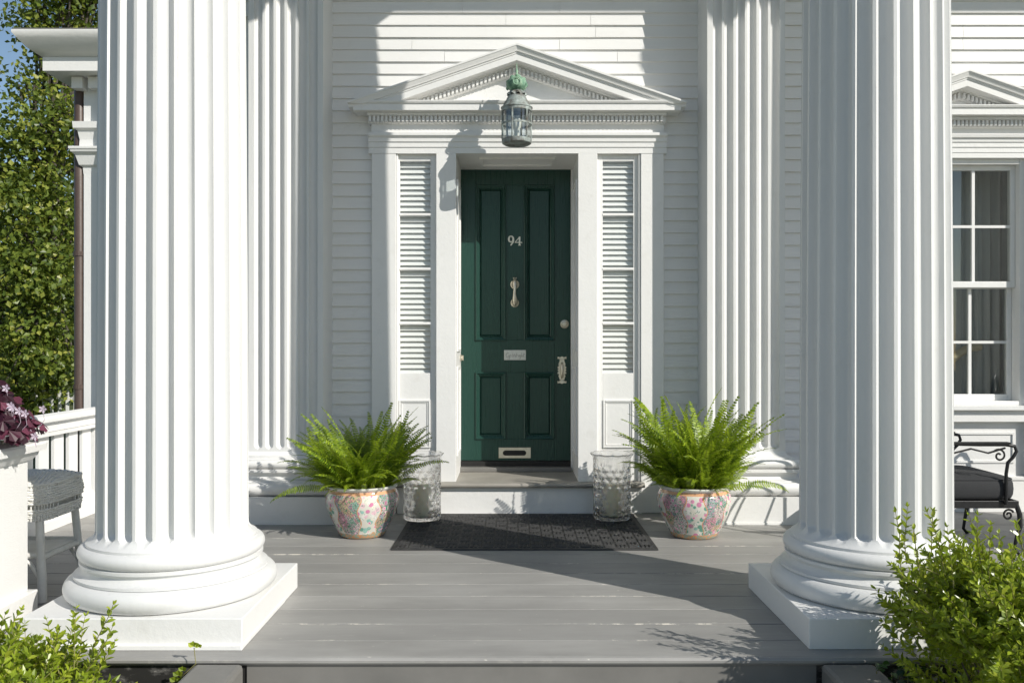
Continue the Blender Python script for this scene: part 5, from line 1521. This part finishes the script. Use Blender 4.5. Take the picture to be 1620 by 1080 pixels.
# planting beds with soil and dry litter
for x0, x1, nm in ((-3.3, -1.25, 0), (1.42, 4.5, 1)):
    vs = []; fs = []; nx_, ny_ = 40, 16
    rnd = random.Random(nm + 60)
    for j in range(ny_ + 1):
        for i in range(nx_ + 1):
            vs.append((x0 + (x1 - x0) * i / nx_, 2.2 + 1.24 * j / ny_, GROUND + 0.03 + 0.40 * max(0, (j / ny_ - 0.2)) + rnd.uniform(-0.012, 0.012)))
    for j in range(ny_):
        for i in range(nx_):
            a = j * (nx_ + 1) + i; fs.append((a, a + 1, a + nx_ + 2, a + nx_ + 1))
    o = MB().add(vs, fs).build('planting_bed', 'soil', None, smooth=60, recalc=False); struct(o)
lit = MB(); rnd = random.Random(70)
for i in range(420):
    x = rnd.uniform(-2.2, -1.26); y = rnd.uniform(2.75, 3.40)
    z = GROUND + 0.05 + 0.40 * max(0, ((y - 2.2) / 1.24 - 0.2)) + rnd.uniform(0, 0.02)
    d = Vector((rnd.uniform(-1, 1), rnd.uniform(-1, 1), rnd.uniform(-.1, .5))).normalized()
    leaf(lit, Vector((x, y, z)), d, Vector((0, 0, 1)) + rv(rnd) * 0.5, rnd.uniform(0.02, 0.05), rnd.uniform(0.01, 0.02))
for i in range(60):
    x = rnd.uniform(-1.75, -1.27); y = rnd.uniform(3.2, 3.39); z = GROUND + 0.38
    p = [Vector((x, y, z))]
    for k in range(5): p.append(p[-1] + Vector((rnd.uniform(-.05, .05), rnd.uniform(-.02, .01), rnd.uniform(0.01, 0.085))))
    lit.tube([tuple(q) for q in p], 0.002, 4)
lit.build('dry_leaf_litter', 'litter', None, recalc=False); C.objects['dry_leaf_litter']['kind'] = 'stuff'
tag(C.objects['dry_leaf_litter'], 'dry twigs and dead leaves on the soil under the left column', 'leaf litter')
sg = thing('ivy_sprig', 'single small green ivy sprig standing against the left column plinth', 'ivy', (-1.20, 3.37, -0.3), world_coords=True)
lv = MB()
for ppx, ppy, s in ((307, 1022, 1.0), (315, 1023, 0.7), (283, 1068, 1.0), (290, 1060, 0.8), (278, 1077, 1.0), (288, 1078, .9)):
    D = 3.36; c = Vector((PX(ppx, D), D, PZ(ppy, D)))
    for k in range(3):
        a = R(40 + 50 * k); leaf(lv, c, Vector((math.cos(a), -0.4, math.sin(a))).normalized(), Vector((0, -1, 0.4)), 0.028 * s, 0.022 * s)
lv.build('leaves', 'privet', sg, recalc=False)
MB().tube([(PX(307, 3.36), 3.36, PZ(1024, 3.36)), (PX(309, 3.36), 3.365, PZ(1050, 3.36)), (PX(285, 3.36), 3.36, PZ(1072, 3.36)), (PX(280, 3.36), 3.35, -0.45)], 0.0018, 4).build('stem', 'twig', sg)

# ------------------------------------------------------------------ trees beyond the wing
def tree(label, base, trunk_h, clumps, nl, seed, size):
    t = thing('leafy_tree', label, 'tree', base, 'trees beyond the porch', world_coords=True)
    rnd = random.Random(seed); b = Vector(base); D0 = base[1]
    tr = MB()
    top = b + Vector((0.1, 0, trunk_h))
    tr.tube([tuple(b), tuple(b + Vector((0.05, 0, trunk_h * 0.5))), tuple(top)], [0.30, 0.22, 0.15], 10)
    for (c, r) in clumps:
        c = Vector(c)
        s0 = b + Vector((0.05, 0, trunk_h * rnd.uniform(0.45, 0.95)))
        tr.tube([tuple(s0), tuple((s0 + c) / 2 + rv(rnd) * 0.25), tuple(c)], [0.10, 0.06, 0.025], 6)
        for k in range(4):
            e = c + rv(rnd) * r * 0.85
            tr.tube([tuple((s0 + c) / 2), tuple(c * 0.5 + e * 0.5), tuple(e)], [0.035, 0.02, 0.008], 5)
    tr.build('trunk', 'bark', t, smooth=60, recalc=False)
    lv = MB(); tot = sum(r ** 2 for _, r in clumps)
    for (c, r) in clumps:
        c = Vector(c); n = int(nl * r ** 2 / tot)
        nt = max(6, n // 22)
        for k in range(nt):
            q = rv(rnd) * r * (rnd.uniform(0.35, 1.1))
            tc = c + q
            for j in range(22):
                p = tc + Vector((rnd.gauss(0, 1), rnd.gauss(0, 1), rnd.gauss(0, 0.8))) * 0.25
                d = rv(rnd); d.z -= 0.35; d.normalize()
                L = size * rnd.uniform(0.7, 1.2)
                nr = (q.normalized() + Vector((0, 0, 0.6)) + rv(rnd) * 0.8)
                s = d.cross(nr).normalized() * L * 0.36; up = nr.normalized() * L * 0.1
                P = [p, p + d * L * 0.5 + s + up, p + d * L, p + d * L * 0.5 - s + up]
                lv.add([tuple(v) for v in P], [(0, 1, 2), (0, 2, 3)])
    lv.build('crown', 'tree_leaf' if D0 < 26 else 'shaded_far_leaf', t, recalc=False)
    return t
def at(px, py, D): return (PX(px, D), D, PZ(py, D))
cl = []
for px, py, D, r in ((90, 20, 14, 0.62), (130, -40, 14, 0.7), (60, 45, 14.3, 0.35), (40, 130, 14, 0.32), (120, 110, 14.5, 0.6), (30, 220, 13.6, 0.62), (90, 190, 13.8, 0.62),
                     (-30, 300, 13.6, 0.8), (40, 330, 13.4, 0.7), (95, 330, 14.2, 0.55), (30, 440, 13.2, 0.75), (-60, 450, 13.5, 0.9), (95, 450, 13.8, 0.6), (110, 560, 13.8, 0.55), (40, 550, 13.2, 0.75), (-50, 580, 13.4, 0.8),
                     (150, 250, 15, 0.6), (150, 400, 15, 0.7), (180, 60, 15, 0.9), (150, -120, 14, 0.9), (60, -150, 14, 0.7), (-60, 210, 14, 0.45), (20, 640, 13.6, 0.6), (80, 620, 14.0, 0.45)):
    D *= 1.6; r *= 1.6
    cl.append((at(px, py, D), r))
tree('tall leafy green tree rising beyond the side wing and railing', (PX(60, 22.4), 22.7, GROUND), 7.0, cl, 30000, 5, 0.16)
cl = []
for px, py, D, r in ((-40, 380, 20, 1.3), (30, 480, 20, 1.3), (100, 560, 20, 1.2), (70, 380, 20.5, 1.3), (110, 460, 20.5, 1.2), (20, 590, 19, 1.2), (-120, 520, 20, 1.6), (-150, 350, 20, 1.4), (160, 520, 21, 1.4)):
    D *= 1.5; r *= 1.5
    cl.append((at(px, py, D), r))
tree('darker bushy tree filling the background behind the tall tree', (PX(30, 30.5), 30.5, GROUND), 6.0, cl, 20000, 9, 0.2)

far = [o for o in C.objects if o.name.startswith('leafy_tree')][-1]
for i, (x, y, k) in enumerate(((-24, 34, 1.1), (-33, 30, 1.25), (-20, 44, 1.3), (-42, 38, 1.4), (-11, 46, 1.2))):
    r = far.copy(); C.objects.link(r)
    r.location = (x, y, GROUND); r.rotation_euler = (0, 0, 1.3 * i + 0.5); r.scale = (k, k, k)
    r['label'] = 'dark green tree in the row standing behind the far white picket fence'
    r['group'] = 'row of trees behind the picket fence'
    for ch in far.children:
        c = ch.copy(); C.objects.link(c); c.parent = r
        c.matrix_parent_inverse = ch.matrix_parent_inverse.copy()
